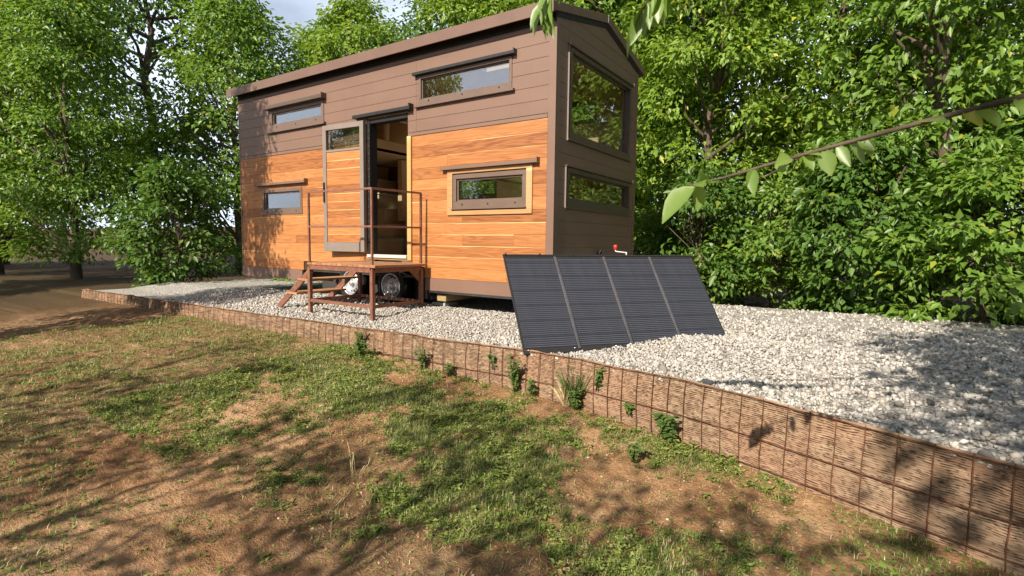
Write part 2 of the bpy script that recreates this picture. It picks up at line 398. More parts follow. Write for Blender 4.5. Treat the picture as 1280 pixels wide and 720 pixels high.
GREEN = [(-1.31, -1.73, .2), (-.31, -2.53, .2), (-.2, -2.33, .25), (.17, -2.24, .25), (.33, -2.02, .22), (.45, -2.63, .25), (.49, -2.41, .25), (.6, -2.15, .28), (.91, -2.37, .25), (1.1, -2.23, .22), (1.32, -2.15, .18), (1.11, -2.46, .25),
         (.94, -2.59, .25), (1.06, -2.91, .25), (1.35, -2.82, .25), (1.5, -2.59, .2), (1.43, -3.09, .22), (1.16, -3.18, .22), (1.12, -3.4, .15), (.86, -3.39, .18), (.99, -3.67, .12), (1.63, -3.22, .2), (1.72, -2.97, .18), (1.47, -3.29, .2),
         (2.05, -3.2, .2), (2.25, -3.08, .22), (2.4, -3.0, .25), (1.95, -1.95, .22), (2.1, -1.85, .25), (2.1, -2.95, .15), (.5, -2.91, .12), (1.09, -1.9, .12), (1.62, -1.9, .12), (-.7, -2.3, .3), (-1.2, -2.4, .35), (-.9, -1.9, .15)]
BARE = [(-.5, -1.95, .18), (.03, -1.85, .16), (.34, -3.1, .18), (.55, -3.12, .14), (.38, -1.63, .12), (1.5, -2.0, .14), (1.83, -2.35, .26), (1.79, -2.65, .2), (2.05, -2.4, .24), (1.97, -2.78, .16), (2.25, -2.62, .16), (1.34, -3.75, .2), (1.6, -3.66, .14), (1.22, -3.85, .25), (1.78, -3.55, .14), (1.0, -1.68, .14), (.8, -3.6, .2), (.6, -3.5, .2)]
def green_mask(x, y):
    x = np.asarray(x, float); y = np.asarray(y, float)
    f = np.zeros_like(x)
    for gx, gy, r in GREEN: f = np.maximum(f, np.exp(-((x - gx) ** 2 + (y - gy) ** 2) / (r * 1.15) ** 2))
    far = sstep(.5, 1.6, np.hypot(np.clip(np.abs(x - .9) - 1.2, 0, 9), np.clip(np.abs(y + 2.7) - .9, 0, 9)))
    f = np.maximum(f, far * .8)
    for gx, gy, r in BARE: f = f - .75 * np.exp(-((x - gx) ** 2 + (y - gy) ** 2) / r ** 2)
    n = fbm(x * 3.4, y * 3.4, 51, 4) * .45 + fbm(x * 13, y * 13, 57, 3) * .55
    return sstep(.26, .95, f * .76 + (n - .5) * 2.3 + .36)
gm = green_mask(V[:, 0], V[:, 1])
pl = np.zeros(len(V))
for gx, gy, r in [(.8, -3.6, .45), (1.3, -3.85, .45), (1.7, -3.65, .25), (.4, -3.2, .2), (2.2, -3.4, .3)]:
    pl = np.maximum(pl, np.exp(-((V[:, 0] - gx) ** 2 + (V[:, 1] - gy) ** 2) / r ** 2))
humus = np.clip(.55 * gm + .75 * pl, 0, 1)
litter = np.clip(sstep(3.0, 4.5, V[:, 1]) + sstep(3.6, 5.0, V[:, 0]) * sstep(-1.6, -.5, V[:, 1]) + sstep(-6.5, -8.5, V[:, 0]), 0, 1)
tag(link('ground', np_mesh('ground', V, Fq, M['soil'], {'humus': humus, 'litter': litter}, True)), kind='structure')

# gravel terrace bed
xs2 = lines([(-9, -3, .25), (-3, 5.2, .08)]); ts = np.linspace(0, 1, 60)
X, T = np.meshgrid(xs2, ts); wy = wall_y(X) + .03; Y = wy + (3.3 - wy) * T ** 1.3; Z = gravel_z(X, Y) - .006
V = np.stack([X, Y, Z], -1).reshape(-1, 3); nx, ny = len(xs2), len(ts)
i = np.arange(nx * ny).reshape(ny, nx); Fq = np.stack([i[:-1, :-1], i[:-1, 1:], i[1:, 1:], i[1:, :-1]], -1).reshape(-1, 4)
tag(link('gravel_bed', np_mesh('gravel_bed', V, Fq, M['gravelbed'], None, True)), kind='structure')

# loose stones
t_ = (1 + 5 ** .5) / 2
ICO = np.array([(-1, t_, 0), (1, t_, 0), (-1, -t_, 0), (1, -t_, 0), (0, -1, t_), (0, 1, t_), (0, -1, -t_), (0, 1, -t_), (t_, 0, -1), (t_, 0, 1), (-t_, 0, -1), (-t_, 0, 1)]) / math.hypot(1, t_)
ICF = np.array([(0, 11, 5), (0, 5, 1), (0, 1, 7), (0, 7, 10), (0, 10, 11), (1, 5, 9), (5, 11, 4), (11, 10, 2), (10, 7, 6), (7, 1, 8), (3, 9, 4), (3, 4, 2), (3, 2, 6), (3, 6, 8), (3, 8, 9), (4, 9, 5), (2, 4, 11), (6, 2, 10), (8, 6, 7), (9, 8, 1)])
def stones(n, x0, x1, y1, size, seed, spill=0.):
    r = np.random.default_rng(seed)
    x = r.uniform(x0, x1, n); lo = wall_y(x) - spill; y = lo + (y1 - lo) * r.random(n)
    z = gravel_z(x, y) + r.uniform(-.004, .012, n)
    s = size * np.exp(r.normal(0, .28, n))[:, None] * np.stack([r.uniform(.8, 1.25, n), r.uniform(.7, 1.1, n), r.uniform(.5, .85, n)], -1)
    q = r.normal(size=(n, 4)); q /= np.linalg.norm(q, axis=1)[:, None]; a, b, c, d = q.T
    Rm = np.stack([np.stack([1 - 2 * (c * c + d * d), 2 * (b * c - a * d), 2 * (b * d + a * c)], -1), np.stack([2 * (b * c + a * d), 1 - 2 * (b * b + d * d), 2 * (c * d - a * b)], -1), np.stack([2 * (b * d - a * c), 2 * (c * d + a * b), 1 - 2 * (b * b + c * c)], -1)], 1)
    P = ICO[None] * (1 + r.uniform(-.28, .22, (n, 12, 1))) * s[:, None, :]
    P = np.einsum('nij,nkj->nki', Rm, P) + np.stack([x, y, z], -1)[:, None, :]
    return P.reshape(-1, 3), (ICF[None] + 12 * np.arange(n)[:, None, None]).reshape(-1, 3)
SV, SF, nb = [], [], 0
for args in [(21000, -2.6, 3.0, .25, .0098, 1, .0), (3800, -6.5, -2.6, .3, .015, 2), (9500, -.1, 4.6, 1.6, .0125, 3), (4500, -.1, 4.9, 3.2, .018, 4)]:
    v_, f_ = stones(*args); SV.append(v_); SF.append(f_ + nb); nb += len(v_)
tag(link('gravel', np_mesh('gravel', np.concatenate(SV), np.concatenate(SF), M['gravel'])), 'cream crushed limestone gravel spread over the raised terrace', 'gravel', kind='stuff')

# ------------------------------------------------------------------ retaining wall: coir matting behind a rusty wire mesh
wall = empty('retaining_wall', (0, -1.5, -.3)); WO = (0, -1.5, -.3)
tag(wall, 'low terrace edge of brown coir matting behind a rusty wire grid', 'retaining wall')
def top_z(x): return -.088 + .012 * (fbm(np.asarray(x) * 2.7, np.asarray(x) * 0 + 3, 71, 3) - .5) * 2
ux = lines([(-9, -2.3, .05), (-2.3, 3.9, .0065), (3.9, 6.4, .06)]); vz = np.linspace(0, 1, 170)
X, Vv = np.meshgrid(ux, vz); tz = top_z(X); bz = base_z(X) - .14; Z = tz + (bz - tz) * Vv
cell = vnoise(X * 7.4, Z * 0, 5)
ph = Z / .0118 + 1.1 * (fbm(X * 7, Z * 11, 61, 3) - .5) * 2
ridge = .5 + .5 * np.cos(2 * PI * ph)
rowid = np.floor(ph + .5)
gap = vnoise(X * 66 + 13 * np.sin(rowid * 7.1), rowid * 1.0, 66) * .8 + .4 * fbm(X * 6, Z * 8, 67, 2) - .1
hole = sstep(.45, .85, 1 - ridge) * sstep(.47, .66, gap)
bulge = .018 * np.sin(PI * np.clip(Vv, 0, 1)) + .014 * (fbm(X * 3, Z * 4, 64, 3) - .5) * 2
bulge = bulge + .007 * np.abs(np.sin(PI * (X + 8.9) / .133)) * (.5 + fbm(X * 4, Z * 5, 68, 2))
Y = wall_y(X) - bulge - .005 * ridge + .014 * hole
V = np.stack([X, Y, Z], -1).reshape(-1, 3); nx, ny = len(ux), len(vz)
i = np.arange(nx * ny).reshape(ny, nx); Fq = np.stack([i[:-1, :-1], i[1:, :-1], i[1:, 1:], i[:-1, 1:]], -1).reshape(-1, 4)
link('matting', np_mesh('matting', V - np.array(WO), Fq, M['coir'], {'ridge': np.clip(hole, 0, 1).ravel()}, True), wall)
b = MB()
wx = []; x = -8.9
while x < 6.3: wx.append(x); x += .133 + random.uniform(-.012, .012)
for x in wx:
    pts = []
    for k in range(7):
        f = k / 6; z = float(top_z(x)) + .012 + (float(base_z(x)) - .1 - float(top_z(x))) * f
        pts.append((x + random.uniform(-.003, .003) + .01 * (vnoise(x * 3, f * 3, 9) - .5), float(wall_y(x)) - .022 - .018 * math.sin(PI * f) + random.uniform(-.003, .003), z))
    b.tube(pts, .0032, 5)
for zz, am in ((.0, .006), (-.235, .01), (-.42, .01)):
    pts = [(x, float(wall_y(x)) - (.028 if zz > -.1 else .044), (float(top_z(x)) + .006 if zz == 0 else -.09 + zz) + am * 2 * (float(vnoise(x * 2.1, zz * 9, 15)) - .5)) for x in np.arange(-8.9, 6.35, .09)]
    b.tube(pts, .0032, 5)
b.build('wire_mesh', M['wire'], wall, WO, True)
b = MB()   # rolled-over top hem of the matting
pts = [(x, float(wall_y(x)) + .004 + .006 * float(vnoise(x * 6, 0, 2)), float(top_z(x)) - .004 + .012 * (float(vnoise(x * 9, 4, 3)) - .5)) for x in np.arange(-8.9, 6.35, .05)]
b.tube(pts, .012, 6); b.build('hem', M['coir'], wall, WO, True)

# ------------------------------------------------------------------ tiny house
HO = (-3.3, 1.25, 0); HL = -6.6; HW = 2.5
house = empty('tiny_house', HO)
tag(house, 'brown metal and orange wood tiny house on wheels with open door', 'tiny house')
def part(mb, name, mat, parent=None, **k): return mb.build(name, mat, parent or house, HO, **k)

def cells(x0, x1, z0, z1, holes):
    """rectangles covering the area minus the holes"""
    xb = sorted({x0, x1, *[min(max(h[k], x0), x1) for h in holes for k in (0, 1)]}); zb = sorted({z0, z1, *[min(max(h[k], z0), z1) for h in holes for k in (2, 3)]})
    out = []
    for a, b_ in zip(xb[:-1], xb[1:]):
        run = None
        for c, d in zip(zb[:-1], zb[1:]):
            mx, mz = (a + b_) / 2, (c + d) / 2
            inside = any(h[0] < mx < h[1] and h[2] < mz < h[3] for h in holes)
            if not inside:
                run = (run[0], d) if run else (c, d)
            if inside and run: out.append((a, b_, *run)); run = None
        if run: out.append((a, b_, *run))
    return out

DOOR = (-3.14, -2.33, .55, 2.63)
UW = (-2.12, -.60, 2.70, 3.082); LW = (-1.51, -.37, 1.30, 1.735)
UW2 = (-5.6, -4.15, 2.715, 3.06); LW2 = (-5.9, -4.75, 1.30, 1.735)  # UW2 is an added window, placed to throw sun onto the stairs
front_holes = [DOOR, UW, LW, UW2, LW2]
wheel_well = (-4.75, -2.02, 0, .52)
BW1 = (-1.30, -.62, 2.76, 3.13); BW2 = (-3.75, -2.53, 1.66, 2.05)
E1 = (.33, 2.24, 2.105, 3.175); E2 = (.30, 2.3, 1.30, 1.775)

# structural walls with the birch lining inside
b = MB()
for a, c, d, e in cells(HL, -.02, .37, 3.50, front_holes + [wheel_well]): b.box(a, c, .022, .11, d, e)
for a, c, d, e in cells(HL, -.02, .37, 3.50, [BW1, BW2]): b.box(a, c, HW - .11, HW - .022, d, e)
for a, c, d, e in cells(.11, HW - .11, .37, 3.50, [E1, E2]): b.box(-.112, -.022, a, c, d, e)
b.box(HL, HL + .1, .11, HW - .11, .37, 3.5)
part(b, 'wall_core', M['birch'])
b = MB(); b.box(HL + .1, -.112, .11, HW - .11, .56, .62); part(b, 'floor', M['floor'])
b = MB()
for a, c, d, e in cells(HL + .1, -.112, .11, HW - .11, [(-1.85, -.55, .25, 1.15), (-4.9, -3.3, .25, 1.15)]): b.box(a, c, d, e, 3.40, 3.42)  # openings below the added roof windows
for x0, x1 in ((-1.85, -.55), (-4.9, -3.3)): b.box(x0, x1, .23, .249, 3.41, 3.5); b.box(x0, x1, 1.151, 1.17, 3.41, 3.72)
part(b, 'ceiling', M['birch'])

# planked wood on the lower long side
ph_ = 1.935 / 13; CL = [MB(), MB()]
for r in range(-1, 13):
    z0 = .372 + r * ph_; z1 = z0 + ph_ - .0025
    if r < 0: continue
    x = HL + .03 + random.uniform(0, .6); cuts = [HL + .03]
    while x < -.1 - .35: cuts.append(x); x += random.choice([.8, 1.5, 2.1, 2.8, 3.2])
    cuts.append(-.098)
    for x0, x1 in zip(cuts[:-1], cuts[1:]):
        rn = random.random()
        if x1 - x0 < .02: continue
        for a, c, d, e in cells(x0, x1 - .0012, z0, z1, [(DOOR[0] - .02, DOOR[1] + .078, 0, 3), (LW[0] - .03, LW[1] + .03, LW[2] - .03, LW[3] + .03), LW2, wheel_well]):
            vv = [(a, -.0, d), (c, -.0, d), (c, .0215, d), (a, .0215, d), (a, -.0, e), (c, -.0, e), (c, .0215, e), (a, .0215, e)]
            p0, p1 = (d - z0) / ph_, (e - z0) / ph_
            CL[0 if a > -2.7 else 1].add(vv, [(0, 3, 2, 1), (4, 5, 6, 7), (0, 1, 5, 4), (1, 2, 6, 5), (2, 3, 7, 6), (3, 0, 4, 7)], 0, rn, [p0] * 4 + [p1] * 4)
for b in CL: part(b, 'wood_cladding', M['wood'], bevel=.0018)

# brown grooved metal: upper long side, the whole end, the back
b = MB(); gz0 = 2.359
def clad_long(y0, y1, zlo, holes, x0, x1):
    zr = [zlo] + [z for z in [gz0 - .158 * k for k in range(14, 0, -1)] + [gz0 + .158 * k for k in range(0, 8)] if zlo + .02 < z < 3.46] + [3.5]
    for d, e in zip(zr[:-1], zr[1:]):
        rn = random.random()
        for a, c, d2, e2 in cells(x0, x1, d, e - .0035, holes): b.box(a, c, y0, y1, d2, e2, 0, rn)
DH = (DOOR[0] - .03, DOOR[1], 0, 2.66)
clad_long(0, .0215, 2.312, [DH, UW, UW2], -2.17, -.098)
clad_long(0, .0215, 2.312, [DH, UW2], HL + .03, -2.173)
clad_long(HW - .0215, HW, .372, [BW1, BW2], HL, -.02)
zr = [.372] + [.372 + .29 + .158 * k for k in range(0, 18) if .372 + .29 + .158 * k < 3.44] + [3.5]
for d, e in zip(zr[:-1], zr[1:]):
    rn = random.random()
    for a, c, d2, e2 in cells(.09, HW - .07, d, e - .003, [E1, E2]): b.box(-.0215, 0, a, c, d2, e2, 0, rn)
# gable triangle above the end wall
for x0, x1 in ((-.0215, 0),):
    vs_ = [(x0, .0, 3.5), (x1, .0, 3.5), (x1, HW, 3.5), (x0, HW, 3.5), (x0, 1.28, 3.74), (x1, 1.28, 3.74)]
    b.add(vs_, [(1, 2, 5), (0, 4, 3), (0, 1, 5, 4), (2, 3, 4, 5), (0, 3, 2, 1)])
part(b, 'metal_cladding', M['metal'], bevel=.0015)
for bx in ((-.096, .004, -.004, .0215, .372, 3.5), (-.0215, .0035, .024, .088, .372, 3.5), (-.0215, .004, HW - .068, HW + .004, .372, 3.5), (HL - .004, HL + .028, -.004, .0215, .372, 3.5)):
    b = MB(); b.box(*bx); part(b, 'corner_trim', M['metal'], bevel=.002)
for x0, x1 in ((HL + .03, DOOR[0] - .022), (DOOR[1] + .08, -.098)):
    b = MB(); b.box(x0, x1, -.010, -.001, 2.306, 2.350); part(b, 'flashing', M['metal'], bevel=.002)
    b = MB(); b.box(x0, x1, -.003, -.0005, 2.3525, 2.3605); part(b, 'flashing_shade_line', M['black'])  # black line painted in for the shadow at the flashing
b = MB(); b.box(HL, -.0, -.012, -.005, 3.355, 3.47); part(b, 'eave_shade_strip', M['black'])  # black strip standing in for the shadow band beneath the fascia
b = MB()
for (ya, za), (yb_, zb_) in (((.0, 3.452), (1.30, 3.752)), ((1.302, 3.752), (2.5, 3.468))):
    b.add([(.001, ya, za - .055), (.012, ya, za - .055), (.012, yb_, zb_ - .055), (.001, yb_, zb_ - .055), (.001, ya, za), (.012, ya, za), (.012, yb_, zb_), (.001, yb_, zb_)], [(0, 3, 2, 1), (4, 5, 6, 7), (0, 1, 5, 4), (1, 2, 6, 5), (2, 3, 7, 6), (3, 0, 4, 7)])
part(b, 'rake_shade_strip', M['black'])  # dark strips that paint the shade under the rake onto the gable
b = MB(); b.box(-2.0, .004, -.012, .02, .20, .369); b.box(-.0215, .012, .022, HW, .20, .369); b.box(HL, -.02, HW - .02, HW, .20, .369); b.box(HL, -4.78, -.012, .02, .2, .369)
part(b, 'skirt', M['metal'], bevel=.003)
# roof
b = MB()
prof = [(-.14, 3.43), (-.14, 3.525), (1.30, 3.872), (2.67, 3.535), (2.67, 3.44), (2.52, 3.42), (1.30, 3.76), (0.0, 3.43)]
# slabs
xa, xb = HL - .12, .07
def roofslab(p0, p1, t):
    (ya, za), (yb, zb_) = p0, p1
    vs_ = [(xa, ya, za), (xb, ya, za), (xb, yb, zb_), (xa, yb, zb_), (xa, ya, za - t), (xb, ya, za - t), (xb, yb, zb_ - t), (xa, yb, zb_ - t)]
    b.add(vs_, [(0, 1, 2, 3), (7, 6, 5, 4), (0, 4, 5, 1), (1, 5, 6, 2), (2, 6, 7, 3), (3, 7, 4, 0)])
def rz(y): return 3.522 + (3.855 - 3.522) * (y + .14) / 1.438
SK = [(-1.85, -.55), (-4.9, -3.3)]  # roof windows added, out of view, to bring sun into the interior
x_ = HL - .12
for a_, c_ in sorted(SK) + [(.035, .035)]:
    xa, xb = x_, a_
    roofslab((-.14, rz(-.14)), (1.298, rz(1.298)), .10); x_ = c_
for a_, c_ in SK:
    xa, xb = a_, c_; roofslab((-.14, rz(-.14)), (.25, rz(.25)), .10); roofslab((1.1, rz(1.1)), (1.298, rz(1.298)), .10)
xa, xb = HL - .12, .035
roofslab((1.302, rz(1.298)), (2.67, 3.53), .10)
b.box(HL - .12, .037, -.152, -.141, 3.395, 3.534)
rf = part(b, 'roof', M['roofmetal'], bevel=.004)
b = MB()   # standing seams and the ridge joint on the gable edge
for k in range(14):
    x = HL + .25 + k * .48
    (None if any(a_ < x < c_ for a_, c_ in SK) else b.bar((x, -.11, 3.525), (x, 1.28, 3.855), .02, .03)); b.bar((x, 1.32, 3.86), (x, 2.64, 3.545), .02, .03)
part(b, 'seam', M['roofmetal'], rf)
b = MB(); b.box(.036, .039, 1.296, 1.308, 3.757, 3.858); part(b, 'ridge_joint', M['steel'], rf)
for a_, c_ in SK:
    b = MB(); xa, xb = a_ - .01, c_ + .01; roofslab((.24, rz(.24) + .02), (1.11, rz(1.11) + .02), .012); part(b, 'added_roof_window', M['glass'], rf)

def window(o, hood, sill, name='window', fw_=.06, fb=.095, plane='y', mat='frame', split=None, back=False, proud=.012, rec=.03, drains=True, sg=.022):
    """o = (a0,a1,z0,z1) along the wall; plane y: long wall facing -Y, plane x: end wall facing +X"""
    a0, a1, z0, z1 = o; w_ = empty(name, (0, 0, 0)); w_.parent = house
    def T(mb):
        out = MB(); out.f = mb.f; out.m = mb.m; out.r = mb.r; out.p = mb.p
        if plane == 'y': out.v = [(x, y, z) for x, y, z in mb.v] if not back else [(x, HW - y, z) for x, y, z in mb.v]
        else: out.v = [(-y, x, z) for x, y, z in mb.v]
        return out
    def add(mb, nm, mt, **k):
        m_ = T(mb); return m_.build(nm, mt, w_, HO, **k)
    f = MB(); p = -proud
    f.box(a0, a1, p, .10, z0, z0 + fb); f.box(a0, a1, p, .10, z1 - fw_, z1)
    f.box(a0, a0 + fw_, p, .10, z0 + fb, z1 - fw_); f.box(a1 - fw_, a1, p, .10, z0 + fb, z1 - fw_)
    add(f, 'frame', M[mat], bevel=.003)
    s_ = MB(); ia0, ia1, iz0, iz1 = a0 + fw_, a1 - fw_, z0 + fb, z1 - fw_; g = sg
    s_.box(ia0, ia1, rec - .016, .08, iz0, iz0 + g); s_.box(ia0, ia1, rec - .016, .08, iz1 - g, iz1); s_.box(ia0, ia0 + g, rec - .016, .08, iz0 + g, iz1 - g); s_.box(ia1 - g, ia1, rec - .016, .08, iz0 + g, iz1 - g)
    add(s_, 'sash', M[mat], bevel=.002)
    gl = MB(); gl.box(ia0 + g - .004, ia1 - g + .004, rec, rec + .006, iz0 + g - .004, iz1 - g + .004); add(gl, 'pane', M['glass'])
    if drains:
        for t in (.1, .5, .9):
            d = MB(); x = ia0 + (ia1 - ia0) * t; d.tube([(x, p - .004, z0 + fb * .55), (x, p + .002, z0 + fb * .55)], .011, 10)
            add(d, 'drain_cap', M['black'])
    if hood:
        h0, h1, hz0, hz1, pr = hood; h = MB()
        h.bar((h0, -pr / 2, (hz0 + hz1) / 2), (h1, -pr / 2, (hz0 + hz1) / 2), pr - .002, hz1 - hz0)
        h.box(h1 - .008, h1 + .006, -pr - .004, -.001, hz0 - .004, hz1 + .022)
        add(h, 'drip_hood', M[hood_mat[0]], bevel=.002)
    if sill:
        h0, h1, hz0, hz1, pr = sill; h = MB(); h.box(h0, h1, -pr, -.001, hz0, hz1); add(h, 'sill_strip', M[mat], bevel=.002)
    return w_
hood_mat = ['blackmetal']
hood_mat[0] = 'blackmetal'  # black on the upper hood takes in the shade of its recess
window(UW, (-2.19, -.54, 3.086, 3.122, .07), (-2.17, -.555, 2.668, 2.697, .05), fw_=.04, fb=.075, sg=.014)
hood_mat[0] = 'metal'
wl = window(LW, (-1.69, -.20, 1.80, 1.842, .07), (-1.52, -.36, 1.285, 1.299, .045), fw_=.055, fb=.09)
t = MB(); tz0, tz1, tx0, tx1 = 1.215, 1.797, -1.60, -.285
t.box(tx0, tx1, -.022, -.001, tz0, 1.270, 0, .31); t.box(tx0, tx1, -.022, -.001, 1.75, tz1, 0, .72); t.box(tx0, LW[0] - .002, -.022, -.001, 1.270, 1.75, 0, .45); t.box(LW[1] + .002, tx1, -.022, -.001, 1.270, 1.75, 0, .12)
t.build('wood_trim', M['trimwood'], wl, HO, bevel=.002)
hood_mat[0] = 'endframe'
window(UW2, (UW2[0] - .07, UW2[1] + .06, 3.062, 3.118, .10), (UW2[0] - .05, UW2[1] + .05, 2.676, 2.712, .05))  # added upper window, lets sun onto the stairs
hood_mat[0] = 'metal'
window(LW2, (LW2[0] - .15, LW2[1] + .15, 1.80, 1.842, .07), None, fw_=.055, fb=.09)
hood_mat[0] = 'endframe'
window(E1, (.27, 2.27, 3.178, 3.20, .035), (.28, 2.27, 2.088, 2.103, .03), plane='x', mat='endframe', fw_=.05, fb=.085, proud=.010, rec=.05, drains=False)
window(E2, (.25, 2.34, 1.778, 1.796, .035), (.25, 2.34, 1.283, 1.298, .03), plane='x', mat='endframe', fw_=.055, fb=.10, proud=.010, rec=.05, drains=False)
window(BW1, None, None, back=True, fw_=.04, fb=.05, drains=False, mat='endframe'); window(BW2, None, None, back=True, fw_=.05, fb=.06, drains=False, mat='endframe')
# pale strips on the left window edges, lighter to stand for sunlit frame sides
for (a0, a1, z0, z1) in (E1, E2): pass
b = MB()
for (a0, a1, z0, z1) in ((.285, 2.28, 2.085, 3.2), (.262, 2.335, 1.28, 1.797)):
    b.box(.001, .020, a0 - .006, a0, z0, z1)
part(b, 'lit_edge_strip', M['doorframe'])

# doorway
dw = empty('doorway'); dw.parent = house
b = MB(); b.box(DOOR[0], DOOR[0] + .045, -.015, .13, .68, 2.63); b.box(DOOR[0] + .045, DOOR[1], -.005, .13, 2.565, 2.63); b.box(DOOR[1] - .03, DOOR[1], .0225, .13, .68, 2.565)
b.build('door_frame', M['black'], dw, HO, bevel=.003)
for k in range(16): z = .82 + k * .11; b = MB(); b.tube([(DOOR[0] + .020, -.019, z), (DOOR[0] + .020, -.013, z)], .007, 8); b.build('lock_keeper', M['steel'], dw, HO)
b = MB(); b.box(DOOR[0], DOOR[1], -.05, .14, .625, .668); b.build('threshold', M['sill'], dw, HO, bevel=.004)
b = MB(); b.box(DOOR[0], DOOR[1], -.02, .02, .597, .622, 0, .3); b.box(DOOR[1] + .002, DOOR[1] + .075, -.026, .02, .60, 2.308, 0, .55); b.build('jamb_trim', M['jambwood'], dw, HO, bevel=.002)
b = MB(); b.box(-3.39, -2.225, -.085, -.001, 2.655, 2.70); b.box(-2.24, -2.222, -.09, -.001, 2.65, 2.735); b.build('drip_hood', M['blackmetal'], dw, HO, bevel=.002)
for x0, x1 in ((-3.2, -3.03), (-2.46, -2.25)): b = MB(); b.box(x0, x1, -.006, .02, .5, .6); b.build('step_pocket', M['metal'], dw, HO)
# door leaf, folded back against the wall
leafe = empty('door', (-3.15 - HO[0], -.03 - HO[1], 0), (0, 0, math.radians(180 + 4))); leafe.parent = house
Wd, z0, z1 = .86, .70, 2.605; y0, y1 = .0, .062      # local: x from the hinge, outer face is +y here
b = MB(); b.box(0, .075, y0, y1, z0, z1); b.box(Wd - .075, Wd, y0, y1, z0, z1); b.box(.075, Wd - .075, y0, y1, z1 - .075, z1); b.box(.075, Wd - .075, y0, y1, z0, z0 + .14); b.box(.075, Wd - .075, y0, y1, 2.20, 2.235)
b.build('door_frame', M['doorframe'], leafe, bevel=.004)
b = MB()
zz = .842
for k in range(11):
    rn = random.random(); b.box(.077, Wd - .077, .02, .05, zz, zz + .1215, 0, rn); zz += .1234
b.build('door_panel', M['wood'], leafe, bevel=.0015)
b = MB(); b.box(.073, Wd - .073, .03, .036, 2.233, 2.532); b.build('pane', M['glass'], leafe)
b = MB(); b.bar((Wd - .035, .075, 1.45), (Wd - .035, .075, 1.75), .02); b.bar((Wd - .035, .06, 1.5), (Wd - .035, .078, 1.5), .015); b.bar((Wd - .035, .06, 1.7), (Wd - .035, .078, 1.7), .015); b.build('handle', M['blackmetal'], leafe)

# interior seen through the door and the windows
b = MB()
st = [(-4.16, .62, .92, 1.62), (-4.40, .92, 1.19, 1.66), (-4.62, 1.19, 1.49, 1.68), (-4.80, 1.49, 1.79, 1.70), (-5.02, 1.79, 2.08, 1.72), (-5.25, 2.08, 2.36, 1.74)]
for k, (xr, z0, z1, yf) in enumerate(st): b.box(-6.3, xr - .03, yf + .02, 2.38, z0, z1 - .03, 0, random.random()); pass
st_o = part(b, 'storage_stairs', M['birch'], bevel=.003)
for k, (xr, z0, z1, yf) in enumerate(st): b = MB(); b.box(-6.3, xr, yf, 2.38, z1 - .03, z1); part(b, 'tread', M['sill'], st_o, bevel=.003)
b = MB(); b.box(-4.14, -3.55, 1.72, 2.38, .62, 1.25); b.box(-4.12, -3.57, 1.705, 1.718, .66, 1.2); part(b, 'cabinet', M['cabinet'], bevel=.004)
b = MB(); b.box(-4.40, -4.30, 1.80, 2.37, 1.25, 2.38, 0, .3); part(b, 'shelf_panel', M['birch'])
b = MB(); b.box(-6.3, -4.41, 2.384, 2.389, .62, 2.38); b.box(-4.29, -3.6, 2.384, 2.389, 1.26, 2.38); part(b, 'wall_panel', M['darkred'])
b = MB(); b.box(HL + .1, -4.1, 1.0, 2.385, 2.40, 2.47, 0, .4); b.box(-4.16, -4.1, .12, 2.385, 2.42, 2.62, 0, .8); part(b, 'loft', M['birch'])
b = MB(); b.box(-1.9, -.115, .115, 2.385, 1.88, 1.95, 0, .2); b.box(-1.95, -1.9, .115, 2.385, 1.84, 2.1, 0, .5); part(b, 'loft', M['birch'])
b = MB(); b.box(-4.10, -4.04, 1.2, 1.26, 2.62, 3.45); b.box(-4.1, -4.04, .3, 2.38, 3.0, 3.05); part(b, 'loft_railing', M['birch'])
b = MB(); b.box(-1.85, -.25, .3, 1.7, 1.952, 2.10); part(b, 'mattress', M['sill'], bevel=.03)
b = MB(); b.box(-2.0, -.13, 1.85, 2.38, .62, 1.15); part(b, 'bench', M['birch'], bevel=.004)

# trailer: chassis, axles, wheels
b = MB()
b.box(-1.98, -.03, .04, .10, .165, .198); b.box(-.09, -.03, .1, 2.4, .165, .198)
part(b, 'edge_rail', M['chassis'], bevel=.002)
b = MB()
for y in (.42, 2.02): b.box(HL + .05, .02, y, y + .07, .20, .34)
for x in np.arange(HL + .3, -.1, .62): b.box(x, x + .05, .49, 2.02, .24, .33)
b.box(HL + .02, -.03, .12, 2.38, .345, .365)
b.box(-4.75, -2.0, .36, .38, .02, .5); b.box(-2.03, -2.0, .022, .36, .10, .52)
for x in (-2.82, -3.72, -4.35): b.tube([(x, .3, .2), (x, 2.2, .2)], .035, 10)
part(b, 'chassis', M['darkchassis'])
b = MB(); b.bar((0.02, .45, .2), (1.25, 1.22, .2), .08, .1); b.bar((.02, 2.05, .2), (1.25, 1.28, .2), .08, .1); b.box(1.2, 1.42, 1.19, 1.31, .16, .26)
part(b, 'drawbar', M['darkchassis'], bevel=.004)
# jockey crank: white column, bent crank, red grip
jk = empty('jack', (.38 - HO[0], 0, 0)); jk.parent = house
b = MB(); b.tube([(.40, 1.25, -.05), (.40, 1.25, .66)], .03, 14); b.tube([(.40, 1.25, .655), (.40, 1.25, .715)], .038, 14); b.tube([(.40, 1.25, .715), (.40, 1.25, .752), (.405, 1.25, .758)], .009, 8)
b.tube([(.40, 1.25, .755), (.268, 1.22, .768), (.258, 1.22, .775), (.255, 1.22, .80)], .0075, 8)
b.build('jack_column', M['white'], jk, (.38, 1.25, 0), True)
b = MB(); b.tube([(.255, 1.22, .79), (.255, 1.22, .80), (.255, 1.22, .85), (.255, 1.22, .855)], [.014, .022, .026, .018], 12); b.build('crank_grip', M['red'], jk, (.38, 1.25, 0), True)
b = MB(); pts = [(.0 + .028 - .0 + .02 * math.sin(a), 1.235 + .02 * math.cos(a), .735 + .045 * math.sin(a)) for a in np.linspace(0, 2 * PI, 13)]
